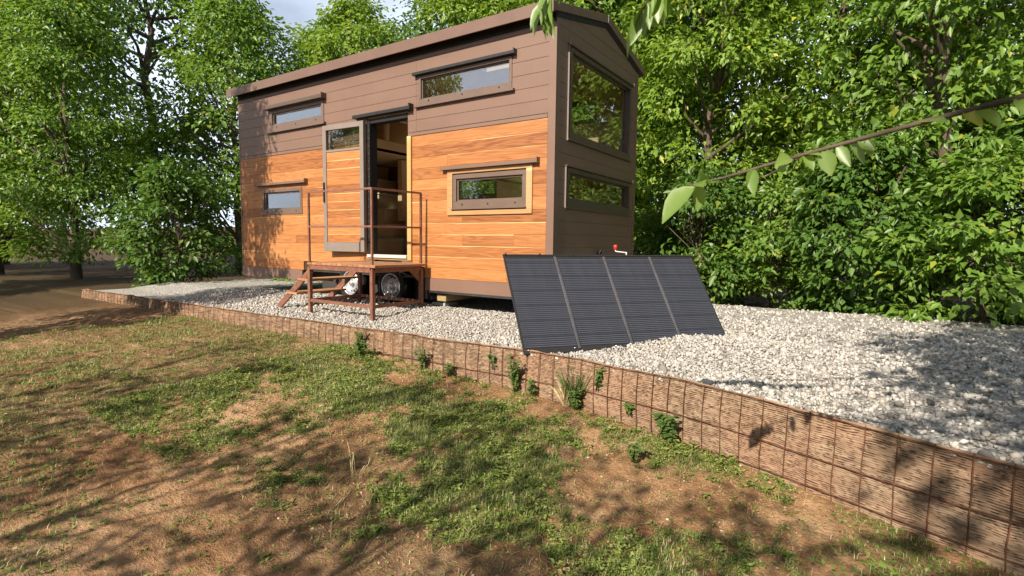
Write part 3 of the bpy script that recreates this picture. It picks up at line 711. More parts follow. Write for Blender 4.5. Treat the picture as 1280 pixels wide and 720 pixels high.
b.tube(pts, .011, 8); b.box(.001, .03, 1.21, 1.26, .71, .755); part(b, 'cable_socket', M['black'])
# wheels
def make_wheel(x):
    wq = empty('wheel', (x - HO[0], .20 - HO[1], .20)); wq.parent = house
    b = MB(); R_, r_ = .295, .19
    b.lathe_y([(r_, -.075), (r_ + .03, -.092), (R_ - .04, -.095), (R_ - .008, -.08), (R_, -.05), (R_, .08), (R_ - .03, .1), (r_, .09)], 0, 0, 0, 48)
    b.build('tyre', M['tyre'], wq, None, True)
    b = MB(); n = 48
    b.lathe_y([(.195, -.078), (.192, -.09), (.18, -.092), (.172, -.084), (.168, -.06), (.160, -.03), (.155, -.028)], 0, 0, 0, n)
    # vent ring with twelve openings
    for k in range(n):
        if k % 4 in (0, 1):
            pass
        a0, a1 = 2 * PI * k / n, 2 * PI * (k + 1) / n
        hole = k % 4 in (0, 1)
        rr = [(.155, -.028), (.148, -.030), (.122, -.048), (.112, -.055)]
        for q in range(3):
            if hole and q == 1: continue
            (ra, ya), (rb, yb) = rr[q], rr[q + 1]
            b.add([(ra * math.cos(a0), ya, ra * math.sin(a0)), (ra * math.cos(a1), ya, ra * math.sin(a1)), (rb * math.cos(a1), yb, rb * math.sin(a1)), (rb * math.cos(a0), yb, rb * math.sin(a0))], [(0, 1, 2, 3)])
    b.lathe_y([(.112, -.055), (.10, -.056), (.088, -.045), (.075, -.042), (.066, -.05), (.045, -.052), (.042, -.075), (.036, -.084), (.0, -.086)], 0, 0, 0, n)
    b.build('rim', M['rim'], wq, None, True)
    for k in range(5):
        b = MB(); a = 2 * PI * k / 5 + .3; b.tube([(.056 * math.cos(a), -.05, .056 * math.sin(a)), (.056 * math.cos(a), -.066, .056 * math.sin(a))], .009, 6)
        b.build('wheel_nut', M['steel'], wq)
    b = MB(); b.lathe_y([(.16, .02), (.0, .02)], 0, 0, 0, 24); b.build('brake_drum', M['darkchassis'], wq)
    return wq
w0 = make_wheel(-2.82)
for x in (-3.72,):
    w1 = copy_tree(w0, house); w1.location = (x - HO[0], .20 - HO[1], .20); w1.rotation_euler = (0, .35, 0)

# levelling timber and paver
t = MB(); t.box(-1.88, -1.72, .10, .85, .052, .138, 0, .2); o = t.build('timber_block', M['timber'], None, (-1.8, .45, .05), bevel=.004); o.location = (-1.8, .45, .05)
tag(o, 'yellowish timber beam wedged under the brown skirt of the tiny house', 'timber block')
t = MB(); t.box(-.14, .14, -.12, .12, 0, .05); o = t.build('concrete_paver', M['concrete'], bevel=.006); o.location = (-1.98, .38, -.043); o.rotation_euler = (0, 0, .1)
tag(o, 'small grey concrete slab on the gravel below the timber beam', 'paver')
t = MB(); t.tube([(0, 0, 0), (0, 0, .07)], .018, 10); t.tube([(0, 0, .068), (0, 0, .078)], .03, 10); o = t.build('jack_bolt', M['chassis']); o.location = (-1.93, .34, .008)
tag(o, 'short steel bolt standing on the concrete slab under the timber beam', 'bolt')

# ------------------------------------------------------------------ entry deck
DO = (-2.6, -.53, -.1); deck = empty('entry_deck', DO)
tag(deck, 'small brown steel deck with thin railing below the open house door', 'deck')
def dpart(mb, name, mat, **k): return mb.build(name, mat, deck, DO, **k)
xl, xr, yf, yb = -3.22, -1.98, -.965, -.115; pw = .04
for nm, x, y, zb_, zt in (('post', xr, yf, -.13, 1.5), ('post', xr, yb, -.06, 1.51), ('post', xl, yf, -.13, 1.5), ('post', xl, yb, -.06, .51)):
    b = MB(); s_ = pw if zt < 1 else .034
    if zt > 1:
        b.box(x - .024, x + .024, y - .024, y + .024, zb_, .507); b.box(x - .013, x + .013, y - .013, y + .013, .507, zt)
    else: b.box(x - .024, x + .024, y - .024, y + .024, zb_, zt)
    dpart(b, 'post', M['deckmetal'], bevel=.003)
b = MB()
for z, h in ((.505, .06), (.055, .04)):
    for y in (yf, yb): b.box(xl + .025, xr - .025, y - .02, y + .02, z - h / 2, z + h / 2)
    for x in (xl, xr): b.box(x - .02, x + .02, yf + .025, yb - .025, z - h / 2, z + h / 2)
b.box(-2.62, -2.58, yf + .022, yb - .022, .48, .53)
b.add([(xr - .012, yb - .005, .48), (xr - .012, yb - .22, .48), (xr - .012, yb - .005, .30), (xr + .0, yb - .005, .48), (xr + .0, yb - .22, .48), (xr + .0, yb - .005, .30)], [(0, 1, 2), (5, 4, 3), (0, 2, 5, 3), (1, 4, 5, 2), (0, 3, 4, 1)])
dpart(b, 'deck_frame', M['deckmetal'], bevel=.003)
b = MB(); x = xl - .02
while x < xr + .0:
    b.box(x, x + .0975, yf - .03, yb + .03, .538, .571, 0, random.random()); x += .1035
dpart(b, 'deck_boards', M['deckwood'], bevel=.003)
b = MB()
for z in (1.505, 1.046):
    b.bar((xl, yf, z), (xr + .013, yf, z - .004), .024); b.bar((xr, yf + .013, z - .004), (xr, yb, z + .006), .024)
dpart(b, 'handrail', M['railmetal'], bevel=.002)
for k in (1, 2):
    b = MB(); z = .538 - .2 * k; x0 = xl - .02 - .27 * k
    b.box(x0, x0 + .25, yf, yb, z - .03, z, 0, random.random()); dpart(b, 'step', M['deckwood'], bevel=.003)
for y in (yf + .03, yb - .03): b = MB(); b.bar((xl, y, .47), (xl - .78, y, -.1), .03, .08); dpart(b, 'stringer', M['deckmetal'])

# ------------------------------------------------------------------ folding solar panel
PO = Vector((.59, -1.518, -.098)); py, pt = .91, .909
u = Vector((math.cos(py), math.sin(py), 0)); n_ = Vector((-math.sin(py) * math.cos(pt), math.cos(py) * math.cos(pt), math.sin(pt))); k_ = u.cross(n_)
panel = empty('folding_solar_panel', PO); panel.matrix_world = Matrix((u, n_, k_)).transposed().to_4x4(); panel.matrix_world.translation = PO
pm = panel.matrix_world.copy(); pm.translation = PO; panel.location = PO; panel.rotation_euler = pm.to_euler()
tag(panel, 'large black four section folding solar panel leaning on the gravel', 'solar panel')
PW, PH = .549, 1.06
for q in range(4):
    b = MB(); b.box(q * PW + .003, (q + 1) * PW - .003, 0, PH, -.014, 0); sec = b.build('panel_section', M['fabric'], panel, bevel=.004)
    b = MB(); b.box(.022, PW - .022, .04, PH - .035, .0008, .0032); ce = b.build('solar_cells', M['cells'], sec); ce.location = (q * PW, 0, 0)
for q in range(1, 4):
    b = MB(); b.tube([(0, .015, .002), (.002, PH * .5, .003), (0, PH - .012, .002)], [.014, .016, .013], 10); o = b.build('fold_seam', M['seam'], panel, None, True); o.scale = (1.3, 1, .6); o.location = (q * PW, 0, 0)
b = MB(); b.bar((0, -.006, .0), (4 * PW, -.006, .0), .03, .016); b.bar((0, PH + .004, 0), (4 * PW, PH + .004, 0), .018, .016); b.build('edge_binding', M['fabric'], panel, bevel=.003)
for x in (.02, .38, .74, 1.08, 1.44, 1.79, 2.17):
    b = MB(); b.tube([(x, PH - .005, .006), (x + .008, PH + .018, .008), (x + .016, PH + .022, 0), (x + .02, PH + .0, -.012)], .0085, 7); b.build('bungee_hook', M['black'], panel, None, True)
for x in (.05, .5, .92, 1.36, 1.8, 2.15): b = MB(); b.lathe_y([(.006, 0), (.012, -.002), (.012, .002)], x, .016, .004, 10); b.build('eyelet', M['steel'], panel)
inv = panel.matrix_world.inverted()
inv = (Matrix.Translation(PO) @ pm.to_3x3().to_4x4()).inverted()
for q in (0, 1, 2, 3):
    top = Vector(((q + .5) * PW, PH * .8, -.02)); tw = (Matrix.Translation(PO) @ pm.to_3x3().to_4x4()) @ top
    bd = Vector((-math.sin(py), math.cos(py), 0)); foot = tw + bd * .32; foot.z = -.07
    b = MB(); b.bar(top, inv @ foot, .05, .012); b.build('prop_leg', M['fabric'], panel)

# ------------------------------------------------------------------ foliage
def leaf_arrays(P, Dv, Nv, Ln, Wd_, fold=.25, droop=.12):
    n = len(P); S = np.cross(Dv, Nv); S /= np.linalg.norm(S, axis=1)[:, None] + 1e-9; Nn = np.cross(S, Dv)
    Ln = Ln[:, None]; Wd_ = Wd_[:, None]
    base = P; tip = P + Dv * Ln - Nn * Ln * droop
    mid = P + Dv * Ln * .45
    l = mid + S * Wd_ * .5 + Nn * Wd_ * fold; r = mid - S * Wd_ * .5 + Nn * Wd_ * fold
    V_ = np.stack([base, l, tip, r], 1).reshape(-1, 3); i0 = 4 * np.arange(n)
    F_ = np.concatenate([np.stack([i0, i0 + 2, i0 + 1], -1), np.stack([i0, i0 + 3, i0 + 2], -1)])
    return V_, F_
def unit(a): return a / (np.linalg.norm(a, axis=-1, keepdims=True) + 1e-9)

def make_crown(seed, H, R, zlow, nclump, per, leaf, crad, mat, top=.65):
    r = np.random.default_rng(seed); Ps, Ds, Ns = [], [], []; cl = []
    while len(cl) < nclump:
        t_ = r.random() ** .9; z = zlow + (H - zlow) * t_
        env = R * (math.sin(PI * min(1, (t_ * .82 + .16))) ** .6)
        ang = r.uniform(0, 2 * PI); lob = .72 + .5 * vnoise(np.array([ang * 1.3]), np.array([z * .55]), seed)[0]
        rad = env * lob * math.sqrt(r.uniform(.12, 1))
        if fbm(np.array([ang * 1.1 + 5]), np.array([z * .8]), seed + 5, 2)[0] < .36 and r.random() < .75: continue
        cl.append((rad * math.cos(ang), rad * math.sin(ang), z))
    cl = np.array(cl)
    for c in cl:
        m_ = max(4, int(per * r.uniform(.5, 1.4))); rc = crad * r.uniform(.65, 1.35)
        p = r.normal(size=(m_, 3)); p = unit(p) * (r.random((m_, 1)) ** .5) * rc * np.array([1, 1, .55])
        p[:, 2] -= .25 * (p[:, 0] ** 2 + p[:, 1] ** 2) / rc
        out = unit(np.array([c[0], c[1], 0]) + 1e-6)
        d = unit(unit(p) * .8 + out * .7 + r.normal(size=(m_, 3)) * .45 + np.array([0, 0, -.35]))
        nn = unit(np.array([0, 0, 1.]) + out * .55 + r.normal(size=(m_, 3)) * .42)
        Ps.append(c + p); Ds.append(d); Ns.append(nn)
    P = np.concatenate(Ps); n = len(P)
    ln = leaf * np.exp(r.normal(0, .22, n))
    V_, F_ = leaf_arrays(P, np.concatenate(Ds), np.concatenate(Ns), ln, ln * r.uniform(.42, .6, n))
    return np_mesh('crown', V_, F_, mat), cl

def make_trunk(seed, H, r0, cl, lean=.3):
    r = random.Random(seed); b = MB(); ax = [(0, 0, -.3)]
    for k in range(1, 8): ax.append((r.uniform(-1, 1) * lean * k / 7, r.uniform(-1, 1) * lean * k / 7, H * .93 * k / 7))
    b.tube(ax, [r0 * 1.25] + [r0 * (1 - .12 * k) for k in range(1, 8)], 9)
    idx = list(range(len(cl))); r.shuffle(idx)
    for j in idx[:34]:
        c = Vector(cl[j]); z = max(.8, c.z - r.uniform(.5, 1.6)); f = min(6.99, z / (H * .93) * 7); k = int(f)
        a = Vector(ax[k]).lerp(Vector(ax[min(7, k + 1)]), f - k); m_ = a.lerp(c, .5) + Vector((r.uniform(-.2, .2), r.uniform(-.2, .2), -.12))
        b.tube([a, m_, c], [r0 * .34, r0 * .2, .012], 6, cap=False)
    me = bpy.data.meshes.new('trunk'); me.from_pydata([tuple(v) for v in b.v], [], b.f); me.materials.append(M['bark'])
    me.polygons.foreach_set('use_smooth', [True] * len(me.polygons)); return me

def proto(name, seed, H, R, zlow, nclump, per, leaf, crad, mat, r0):
    cr, cl = make_crown(seed, H, R, zlow, nclump, per, leaf, crad, mat)
    return dict(name=name, crown=cr, trunk=make_trunk(seed, H, r0, cl), H=H)
TP = [proto('broadleaf_tree', 1, 9.0, 2.5, 1.2, 330, 62, .15, .55, M['leafA'], .16),
      proto('broadleaf_tree', 2, 8.0, 2.3, .7, 330, 62, .14, .50, M['leafB'], .14),
      proto('broadleaf_tree', 3, 10.0, 2.6, 2.0, 340, 60, .15, .60, M['leafC'], .18),
      proto('broadleaf_tree', 4, 8.5, 2.1, .5, 420, 66, .125, .40, M['leafA'], .13)]
SH = [proto('shrub', 11, 2.4, 1.2, .1, 120, 50, .11, .30, M['leafC'], .035), proto('shrub', 12, 1.9, 1.1, .1, 110, 46, .10, .28, M['leafB'], .03)]
LOOSE = proto('slender_tree', 21, 7.6, 1.8, 3.4, 64, 24, .13, .40, M['leafB'], .07)

def plant(p, x, y, s, rz, label, cat, group, name=None, sz=None):
    o = empty(name or p['name'], (x, y, float(soil_z(x, y)) - .02), (0, 0, rz)); o.scale = (s, s, sz or s)
    tag(o, label, cat, group)
    link('trunk', p['trunk'], o); link('crown', p['crown'], o); return o
G1 = 'trees of the wood behind the house'
for k, x, y, s, sz, rz, lab in [
    (3, .2, 6.2, 1.0, 1.05, .3, 'bright leafy tree closest behind the right gable corner of the house'),
    (0, 2.3, 7.4, 1.0, 1.1, 1.7, 'sunlit broadleaf tree over the right end of the solar panel'),
    (1, 3.9, 5.6, .95, 1.1, 2.9, 'dark leafy tree at the right margin beyond the gravel'),
    (2, 6.4, 9.5, 1.1, 1.1, .9, 'tall deep green tree furthest right beyond the gravel'),
    (2, -.6, 10.0, 1.1, 1.1, 4.0, 'tall dark tree rising above the gable peak of the house'),
    (0, 4.6, 11.0, 1.15, 1.15, 5.0, 'tall light green tree behind the darker one at the right margin'),
    (1, -2.9, 7.0, 1.1, 1.15, 1.2, 'mid green tree above the roof over the upper strip window'),
    (0, -4.8, 8.6, 1.08, 1.1, 2.2, 'yellow green tree showing above the roof over the open door'),
    (3, -7.0, 8.0, 1.12, 1.15, 3.3, 'fresh green tree above the roof left of the open door'),
    (2, -9.6, 9.4, 1.05, 1.05, .2, 'deep green tree above the far left end of the roof'),
    (0, -11.6, 6.8, 1.0, 1.0, 4.4, 'broadleaf tree standing just left of the house'),
    (1, -13.2, 3.6, 1.0, 1.05, 5.3, 'bushy tree at the left margin level with the house'),
    (2, -3.6, 12.6, 1.15, 1.15, .7, 'dark far tree between the crowns above the middle of the roof'),
    (1, -15.5, 9.0, 1.2, 1.2, 2.0, 'hazy green tree deepest in the wood at far left'),
    (0, -6.3, 12.4, 1.2, 1.2, 1.1, 'pale tree rising behind the others over the doorway'),
    (3, -9.0, 13.5, 1.3, 1.3, 2.1, 'tall bright tree deep in the wood above the left roof'),
    (2, -17.5, 3.0, 1.2, 1.2, 3.0, 'tall dark tree beyond the left end of the terrace'),
    (0, -17.0, -1.2, 1.1, 1.1, 1.0, 'broad tree at the left margin of the clearing'),
    (1, -13.6, -.4, .8, .9, 4.6, 'small bushy tree in front of the broad one at left'),
    (2, -22, -5.5, 1.2, 1.2, 5.0, 'tall tree far across the clearing at the left margin'),
    (1, -24, .5, 1.3, 1.2, 2.2, 'bushy tree farthest away at left')]:
    plant(TP[k], x, y, s, rz, lab, 'tree', G1, sz=sz)
G2 = 'shrubs at the edge of the wood'
for k, x, y, s, rz, lab in [(0, .5, 4.4, 1.0, .4, 'dark shrub low beside the back right corner of the house'), (1, 1.7, 4.6, 1.1, 2.0, 'leafy shrub beyond the middle of the solar panel'), (0, 2.9, 4.2, 1.1, 3.1, 'dense shrub just past the right end of the solar panel'),
                            (1, 4.3, 3.7, 1.2, 5.0, 'rounded shrub at the right edge of the gravel'), (0, 5.4, 4.6, 1.3, 1.0, 'wide dark shrub at the right margin of the clearing'), (1, -8.2, 2.6, 1.1, .6, 'rounded shrub standing left of the house end wall'), (0, -9.4, .2, 1.1, 2.6, 'dark shrub at the left end of the gravel terrace')]:
    plant(SH[k], x, y, s, rz, lab, 'shrub', G2)
# trees behind and beside the viewer: they shade the foreground and show in the window panes
G3 = 'trees behind the viewpoint'
for p, x, y, s, sz, rz, lab in [
    (LOOSE, 1.2, -8.3, .72, .63, 1.0, 'slender tree with an open crown behind the viewpoint'),
    (LOOSE, 2.5, -8.6, .72, .64, 2.6, 'slender tree leaning over the viewpoint'),
    (LOOSE, -.2, -8.7, .75, .66, 4.1, 'slender tree left behind the viewpoint'),
    (LOOSE, -2.4, -9.0, .85, .66, 5.5, 'slender tree far left behind the viewpoint'),
    (TP[2], 5.9, -9.2, 1.0, 1.0, 3.0, 'added tall dense tree shading the right from behind the viewpoint'),  # unseen, added to darken the right side with its shade
    (TP[1], 5.5, -11.2, 1.0, 1.0, 1.0, 'added full crowned shade tree behind the viewpoint at right'),  # also added out of view for more shade at right
    (TP[3], 9.6, 1.5, 1.1, 1.1, 2.0, 'leafy tree at the far right of the clearing'),
    (TP[0], 7.6, -6.0, 1.1, 1.2, 2.0, 'added broad shade tree to the right of the viewpoint'),  # unseen, added to keep sun off the gravel at right
    (TP[1], -6.1, -4.4, .42, .86, .5, 'added leafy shade tree at left in front of the house'),  # added to shade the left wall; also mirrored in the upper pane
    (TP[1], -12.5, -8.6, .9, .9, 1.5, 'bushy tree across the clearing'),
    (TP[0], -11.0, -20.0, .8, .62, .5, 'small tree across the clearing'), (TP[1], -12.6, -16.5, .9, .62, 2.5, 'low bushy tree across the clearing'), (TP[2], -15.6, -15.0, .9, .58, 3.5, 'low dark tree across the clearing'),
    (TP[3], -18.5, -12.5, .9, .66, 1.5, 'low pale tree across the clearing'), (TP[1], -15.5, -21.0, 1.0, .75, 5.5, 'far bushy tree across the clearing'), (TP[0], -20.5, -17.5, 1.0, .75, 4.5, 'far light green tree across the clearing')]:
    plant(p, x, y, s, rz, lab, 'tree', G3, sz=sz)

# near branches hanging into view
def curved_leaf(mb, p, d, nrm, L_, W_, droop, cup=.2):
    d = Vector(d).normalized(); nrm = Vector(nrm); s_ = d.cross(nrm).normalized(); nrm = s_.cross(d)
    st_ = [(0, .04), (.15, .55), (.4, 1.), (.65, .86), (.85, .45), (1., .02)]; vs_ = []
    for t_, w_ in st_:
        c = Vector(p) + d * L_ * t_ + Vector((0, 0, -1)) * droop * L_ * t_ * t_
        vs_ += [c + s_ * W_ * .5 * w_ + nrm * W_ * cup * w_, c, c - s_ * W_ * .5 * w_ + nrm * W_ * cup * w_]
    fs = []
    for k in range(5): fs += [(3 * k, 3 * k + 1, 3 * k + 4, 3 * k + 3), (3 * k + 1, 3 * k + 2, 3 * k + 5, 3 * k + 4)]
    mb.add(vs_, fs)
TO = (4.7, -4.35, float(soil_z(4.7, -4.35)))
near = empty('young_tree', TO); tag(near, 'young tree at right whose leafy twigs hang close into view', 'tree')
b = MB(); b.tube([(4.7, -4.35, TO[2] - .2), (4.72, -4.33, .8), (4.66, -4.38, 2.2), (4.74, -4.3, 3.4), (4.7, -4.35, 4.6)], [.075, .062, .05, .034, .012], 10); b.build('trunk', M['bark'], near, TO, True)
nc, _ = make_crown(41, 5.2, 1.25, 2.9, 70, 40, .12, .38, M['leafA']); o = link('crown', nc, near)
def branch(pre, pts, leaves, lw=.42, seed=1):
    r = random.Random(seed); full = pre + pts; n0 = len(pre)
    rad = [.022 - (.022 - .008) * k / n0 for k in range(n0)] + [.008 - .0055 * k / (len(pts) - 1) for k in range(len(pts))]
    b = MB(); b.tube(full, rad, 7); root = b.build('branch', M['bark'], near, TO, True)
    b = MB()
    for (p, d, L_) in leaves:
        curved_leaf(b, p, d, (r.uniform(-.5, .5), r.uniform(-1, -.2), r.uniform(.2, .9)), L_, L_ * lw * r.uniform(.85, 1.15), r.uniform(.1, .35))
    o = b.build('leaves', M['leafnear'], root, TO, True); return root
# (points run from outside the view into it)
br1 = [(2.75, -4.15, 2.06), (2.55, -4.08, 1.92), (2.36, -4.0, 1.74), (2.24, -3.96, 1.645), (2.17, -3.93, 1.60)]
r = random.Random(4); lv = []
for k in range(40):
    t_ = r.uniform(.35, 1); f = t_ * 4; i_ = min(3, int(f)); p = Vector(br1[i_]).lerp(Vector(br1[i_ + 1]), f - i_)
    lv.append((p, (r.uniform(-.5, .5), r.uniform(-.4, .4), -1), r.uniform(.06, .1)))
branch([(4.68, -4.36, 2.1), (4.1, -4.25, 2.5), (3.3, -4.2, 2.4)], br1, lv, .4, 2)
br2 = [(2.95, -4.05, 1.98), (2.8, -3.95, 1.82), (2.62, -3.85, 1.69), (2.5, -3.78, 1.63), (2.40, -3.72, 1.58)]
lv = []
for k in range(34):
    t_ = r.uniform(.2, 1); f = t_ * 4; i_ = min(3, int(f)); p = Vector(br2[i_]).lerp(Vector(br2[i_ + 1]), f - i_)
    lv.append((p, (r.uniform(-.5, .5), r.uniform(-.4, .4), -1), r.uniform(.06, .1)))
branch([(4.68, -4.36, 1.9), (4.2, -4.2, 2.3), (3.5, -4.1, 2.25)], br2, lv, .42, 3)
br3 = [(3.5, -3.75, 1.24), (3.15, -3.68, 1.18), (2.88, -3.67, 1.12), (2.70, -3.7, 1.07), (2.60, -3.72, 1.05)]
r = random.Random(12); lv = [((2.62, -3.72, 1.045), (-.55, -.35, -.55), .125)]
for k in range(22):
    f = r.uniform(.0, 4); i_ = min(3, int(f)); lv.append((Vector(br3[i_]).lerp(Vector(br3[i_ + 1]), f - i_), (r.uniform(-.2, 1), r.uniform(-.7, .3), r.uniform(-.9, .2)), r.uniform(.045, .085)))
branch([(4.7, -4.34, 1.15), (4.2, -4.05, 1.3)], br3, lv, .62, 5)

# ------------------------------------------------------------------ grass
def blades(n, x0, x1, d0, d1, seed, dens=1.0, hmul=1.0):
    r = np.random.default_rng(seed)
    x = r.uniform(x0, x1, n); y = wall_y(x) - r.uniform(d0, d1, n)
    keep = r.random(n) < green_mask(x, y) * dens + .02; x, y = x[keep], y[keep]; n = len(x); z = soil_z(x, y) - .004
    tall = sstep(.5, .8, fbm(x * 2.6, y * 2.6, 91, 3))
    kind = r.random(n)
    broad = kind < .62
    h = np.where(broad, r.uniform(.010, .032, n), r.uniform(.015, .042, n)) * (.8 + .5 * tall) * hmul
    wd = np.where(broad, r.uniform(.007, .019, n), r.uniform(.0018, .0036, n)) * hmul ** .5
    a = r.uniform(0, 2 * PI, n); lean = np.where(broad, r.uniform(.5, 1.3, n), r.uniform(.15, .9, n))
    dirv = np.stack([np.cos(a), np.sin(a)], -1); sdv = np.stack([-np.sin(a), np.cos(a)], -1)
    base = np.stack([x, y, z], -1); zup = np.where(broad, .45, .9) * h
    mid = base.copy(); mid[:, :2] += dirv * (h * lean * .35)[:, None]; mid[:, 2] += zup * .62
    tip = base.copy(); tip[:, :2] += dirv * (h * lean)[:, None]; tip[:, 2] += zup * np.where(broad, .85, 1.)
    s3 = np.concatenate([sdv, np.zeros((n, 1))], 1) * (wd / 2)[:, None]
    k = np.where(broad, .35, 1.)[:, None]
    V_ = np.stack([base - s3 * k, base + s3 * k, mid + s3, mid - s3, tip], 1).reshape(-1, 3); i0 = 5 * np.arange(n)
    F_ = np.concatenate([np.stack([i0, i0 + 1, i0 + 2], -1), np.stack([i0, i0 + 2, i0 + 3], -1), np.stack([i0 + 3, i0 + 2, i0 + 4], -1)])
    dry = r.random(n) < np.where(broad, .08, .34)
    c = np.where(dry, r.uniform(.8, 1, n), np.clip(.12 + .55 * r.random(n) + .2 * (fbm(x * 4, y * 4, 97, 2) - .5), 0, .74))
    return V_, F_, np.repeat(c, 5)
GV, GF, GC, nb = [], [], [], 0
for args in [(330000, -1.9, 2.9, .02, 2.4, 1, .85), (110000, -5.5, 1.6, .02, 3.6, 2, .85, 1.25), (26000, 2.6, 4.2, .02, 2.0, 3, .9, 1.2)]:
    v_, f_, c_ = blades(*args); GV.append(v_); GF.append(f_ + nb); GC.append(c_); nb += len(v_)
r = np.random.default_rng(6); n = 44000
x = r.uniform(-1.8, 2.9, n); y = wall_y(x) - r.uniform(.02, 2.4, n); keep = r.random(n) < (green_mask(x, y) * sstep(.35, .6, fbm(x * 4.5, y * 4.5, 33, 3)) * .55 + .012); x, y = x[keep], y[keep]; n = len(x); q = 6
z = soil_z(x, y); sc_ = np.repeat(np.exp(r.normal(0, .3, n)), q); xr_ = np.repeat(x, q); yr_ = np.repeat(y, q); a = r.uniform(0, 2 * PI, n * q); el = r.uniform(.05, .9, n * q)
P = np.stack([xr_ + np.cos(a) * .006, yr_ + np.sin(a) * .006, np.repeat(z, q) + r.uniform(.002, .022, n * q) * sc_], -1)
Dv = np.stack([np.cos(a) * np.cos(el), np.sin(a) * np.cos(el), np.sin(el)], -1); Nv = unit(np.stack([-np.cos(a) * np.sin(el), -np.sin(a) * np.sin(el), np.cos(el)], -1) + r.normal(size=(n * q, 3)) * .25)
ln = r.uniform(.008, .021, n * q) * sc_; v_, f_ = leaf_arrays(P, Dv, Nv, ln, ln * r.uniform(.4, .75, n * q), .18, .3)
GV.append(v_); GF.append(f_ + nb); nb += len(v_); GC.append(np.repeat(np.repeat(r.uniform(.3, .80, n), q), 4))
r = np.random.default_rng(5); n = 5200
x = r.uniform(-1.6, 2.9, n); y = wall_y(x) - r.uniform(.05, 2.4, n); z = soil_z(x, y) + .006; a = r.uniform(0, 2 * PI, n); ln = r.uniform(.015, .075, n); w2 = r.uniform(.0009, .0022, n)
dx = np.stack([np.cos(a), np.sin(a)], -1) * ln[:, None]; sx = np.stack([-np.sin(a), np.cos(a)], -1) * w2[:, None]
e_ = np.stack([x, y], -1) + dx; z2 = soil_z(e_[:, 0], e_[:, 1]) + r.uniform(.003, .016, n); m_ = np.stack([x, y], -1) + dx * .5 + sx * 2
V_ = np.stack([np.column_stack([np.stack([x, y], -1) - sx, z]), np.column_stack([np.stack([x, y], -1) + sx, z]), np.column_stack([m_ + sx, (z + z2) / 2 + .003]), np.column_stack([m_ - sx, (z + z2) / 2 + .003]), np.column_stack([e_, z2])], 1).reshape(-1, 3)
i0 = 5 * np.arange(n); F_ = np.concatenate([np.stack([i0, i0 + 1, i0 + 2], -1), np.stack([i0, i0 + 2, i0 + 3], -1), np.stack([i0 + 3, i0 + 2, i0 + 4], -1)])
GV.append(V_); GF.append(F_ + nb); GC.append(np.repeat(r.uniform(.76, 1, n), 5)); nb += len(V_)
tag(link('grass', np_mesh('grass', np.concatenate(GV), np.concatenate(GF), M['grass'], {'rnd': np.concatenate(GC)})), 'patchy low grass and clover growing on bare brown soil', 'grass', kind='stuff')
# clods, pebbles and dead leaves on the soil
r = np.random.default_rng(77); n = 22000
x = r.uniform(-2, 2.9, n); y = wall_y(x) - r.uniform(.03, 2.4, n); keep = r.random(n) < (1.05 - green_mask(x, y)) * (.12 + sstep(.45, .7, fbm(x * 3, y * 3, 44, 2))); x, y = x[keep], y[keep]; n = len(x)
sz = np.minimum(.0034 * np.exp(r.normal(0, .62, n)), .0095); P = ICO[None] * (1 + r.uniform(-.45, .35, (n, 12, 1))) * sz[:, None, None] * np.array([1.1, 1, .7]) + np.stack([x, y, soil_z(x, y) + sz * .2], -1)[:, None, :]
clod = NT('soil_clods'); M['clod'] = clod.finish(clod.ramp(clod.n('NewGeometry').outputs['Random Per Island'], [(0., (.17, .09, .045)), (.6, (.35, .20, .10)), (.93, (.46, .30, .17)), (1., (.58, .5, .4))]), .95, None, 0, .1)
tag(link('dirt', np_mesh('dirt', P.reshape(-1, 3), (ICF[None] + 12 * np.arange(n)[:, None, None]).reshape(-1, 3), M['clod'])), 'small clods and pebbles scattered on the bare soil', 'dirt', kind='stuff')

M['straw'] = simple('straw', (.5, .40, .22), .8, 0, .2, .15, 20)
# ------------------------------------------------------------------ single weeds at the foot of the wall
def weed(x, d, h, nst, label, z=None, mat='weed', spread=.5, leaf=.035, grassy=False, seed=1):
    r = random.Random(seed); y = float(wall_y(x)) - d; zz = float(soil_z(x, y)) if z is None else z
    h *= 1.55; leaf *= 1.2; root = empty('weed', (x, y, zz)); tag(root, label, 'weed', 'weeds along the foot of the terrace wall')
    st_ = MB(); lf = MB()
    for s_ in range(nst):
        a = r.uniform(0, 2 * PI); hh = h * r.uniform(.6, 1.1); sp = spread * r.uniform(.3, 1)
        p0 = Vector((r.uniform(-.02, .02), r.uniform(-.015, .0), 0)); p2 = p0 + Vector((math.cos(a) * hh * sp, -abs(math.sin(a)) * hh * sp * .8, hh)); p1 = p0.lerp(p2, .5) + Vector((0, 0, hh * .1))
        if grassy:
            d0 = (p2 - p0).normalized(); curved_leaf(lf, p0, (p2 - p0), (math.cos(a + 1.5), math.sin(a + 1.5), .3), hh * 1.1, .009, r.uniform(.1, .5)); continue
        st_.tube([p0, p1, p2], [.003, .0024, .0012], 5)
        for q in range(max(3, int(hh / .022))):
            f = r.uniform(.2, 1); p = p0.lerp(p1, f * 2) if f < .5 else p1.lerp(p2, f * 2 - 1); b_ = r.uniform(0, 2 * PI)
            curved_leaf(lf, p, (math.cos(b_), math.sin(b_), r.uniform(-.2, .5)), (r.uniform(-.3, .3), -.4, 1), leaf * r.uniform(.6, 1.25), leaf * .5, r.uniform(.0, .4))
    if st_.v: st_.build('stem', M['weed'], root, None, True)
    lf.build('leaves', M[mat], root, None, True)
    return root
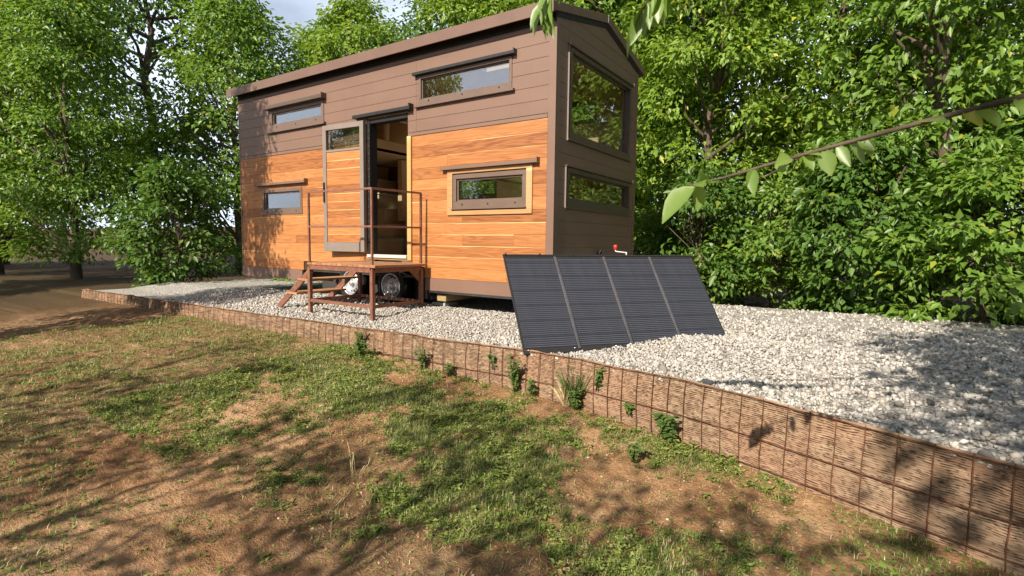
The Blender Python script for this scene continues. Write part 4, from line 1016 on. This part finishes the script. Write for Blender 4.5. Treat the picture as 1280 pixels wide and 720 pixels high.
weed(-.56, .07, .15, 9, 'bushy green weed left of the wall middle below the deck', seed=1)
weed(-.22, .08, .09, 8, 'low rounded weed at the wall foot right of the bushy one', seed=2)
weed(.26, .03, .10, 3, 'single sprig hanging out of the wire left of the largest weed', z=-.30, seed=3, spread=.3)
weed(.52, .05, .20, 12, 'largest dark green weed climbing the wall left of the solar panel shadow', seed=4)
weed(.70, .06, .10, 7, 'small weed trailing right of the largest one on the wall', seed=5)
weed(1.12, .06, .27, 80, 'tall tuft of grass against the wall below the solar panel', grassy=True, seed=6, spread=.45)
weed(1.05, .07, .2, 46, 'dry greyish grass tuft left of the tall green tuft', grassy=True, seed=21, spread=.6, mat='straw')
weed(1.16, .08, .12, 12, 'leafy weed at the base of the tall grass tuft', seed=7)
weed(1.33, .03, .12, 5, 'thin sprig growing through the wire right of the grass tuft', z=-.3, seed=8, spread=.25)
weed(1.62, .04, .08, 5, 'little bright sprig low on the wall near its right end', z=-.42, seed=9)
weed(1.98, .12, .14, 14, 'spreading bright weed at the right end of the wall', seed=10, leaf=.045)
weed(1.87, .5, .10, 9, 'stunted shrubby weed on the bare patch at right', seed=11)
weed(-1.45, .06, .14, 12, 'dark weed clump against the wall under the front deck post', seed=12)
weed(-1.25, .22, .12, 12, 'broad weed clump on the soil in front of the deck', seed=13, leaf=.045)
# dry seed stalks at lower left
r = random.Random(9); b = MB(); root = empty('dry_stalks', (.62, -3.36, float(soil_z(.62, -3.36)))); tag(root, 'few straw coloured dry grass stalks standing at lower left', 'dry grass')
for k in range(7):
    a = r.uniform(0, 2 * PI); h = r.uniform(.1, .19); sp = r.uniform(.2, .7)
    b.tube([(0.05 * math.cos(a), .04 * math.sin(a), 0), (.05 * math.cos(a) + h * sp * .3 * math.cos(a), .04 * math.sin(a), h * .6), (.05 * math.cos(a) + h * sp * math.cos(a), .04 * math.sin(a) + h * sp * .3, h)], [.0016, .0012, .0025], 5)
M['straw'] = simple('straw', (.5, .40, .22), .8, 0, .2, .15, 20); b.build('stalks', M['straw'], root, None, True)
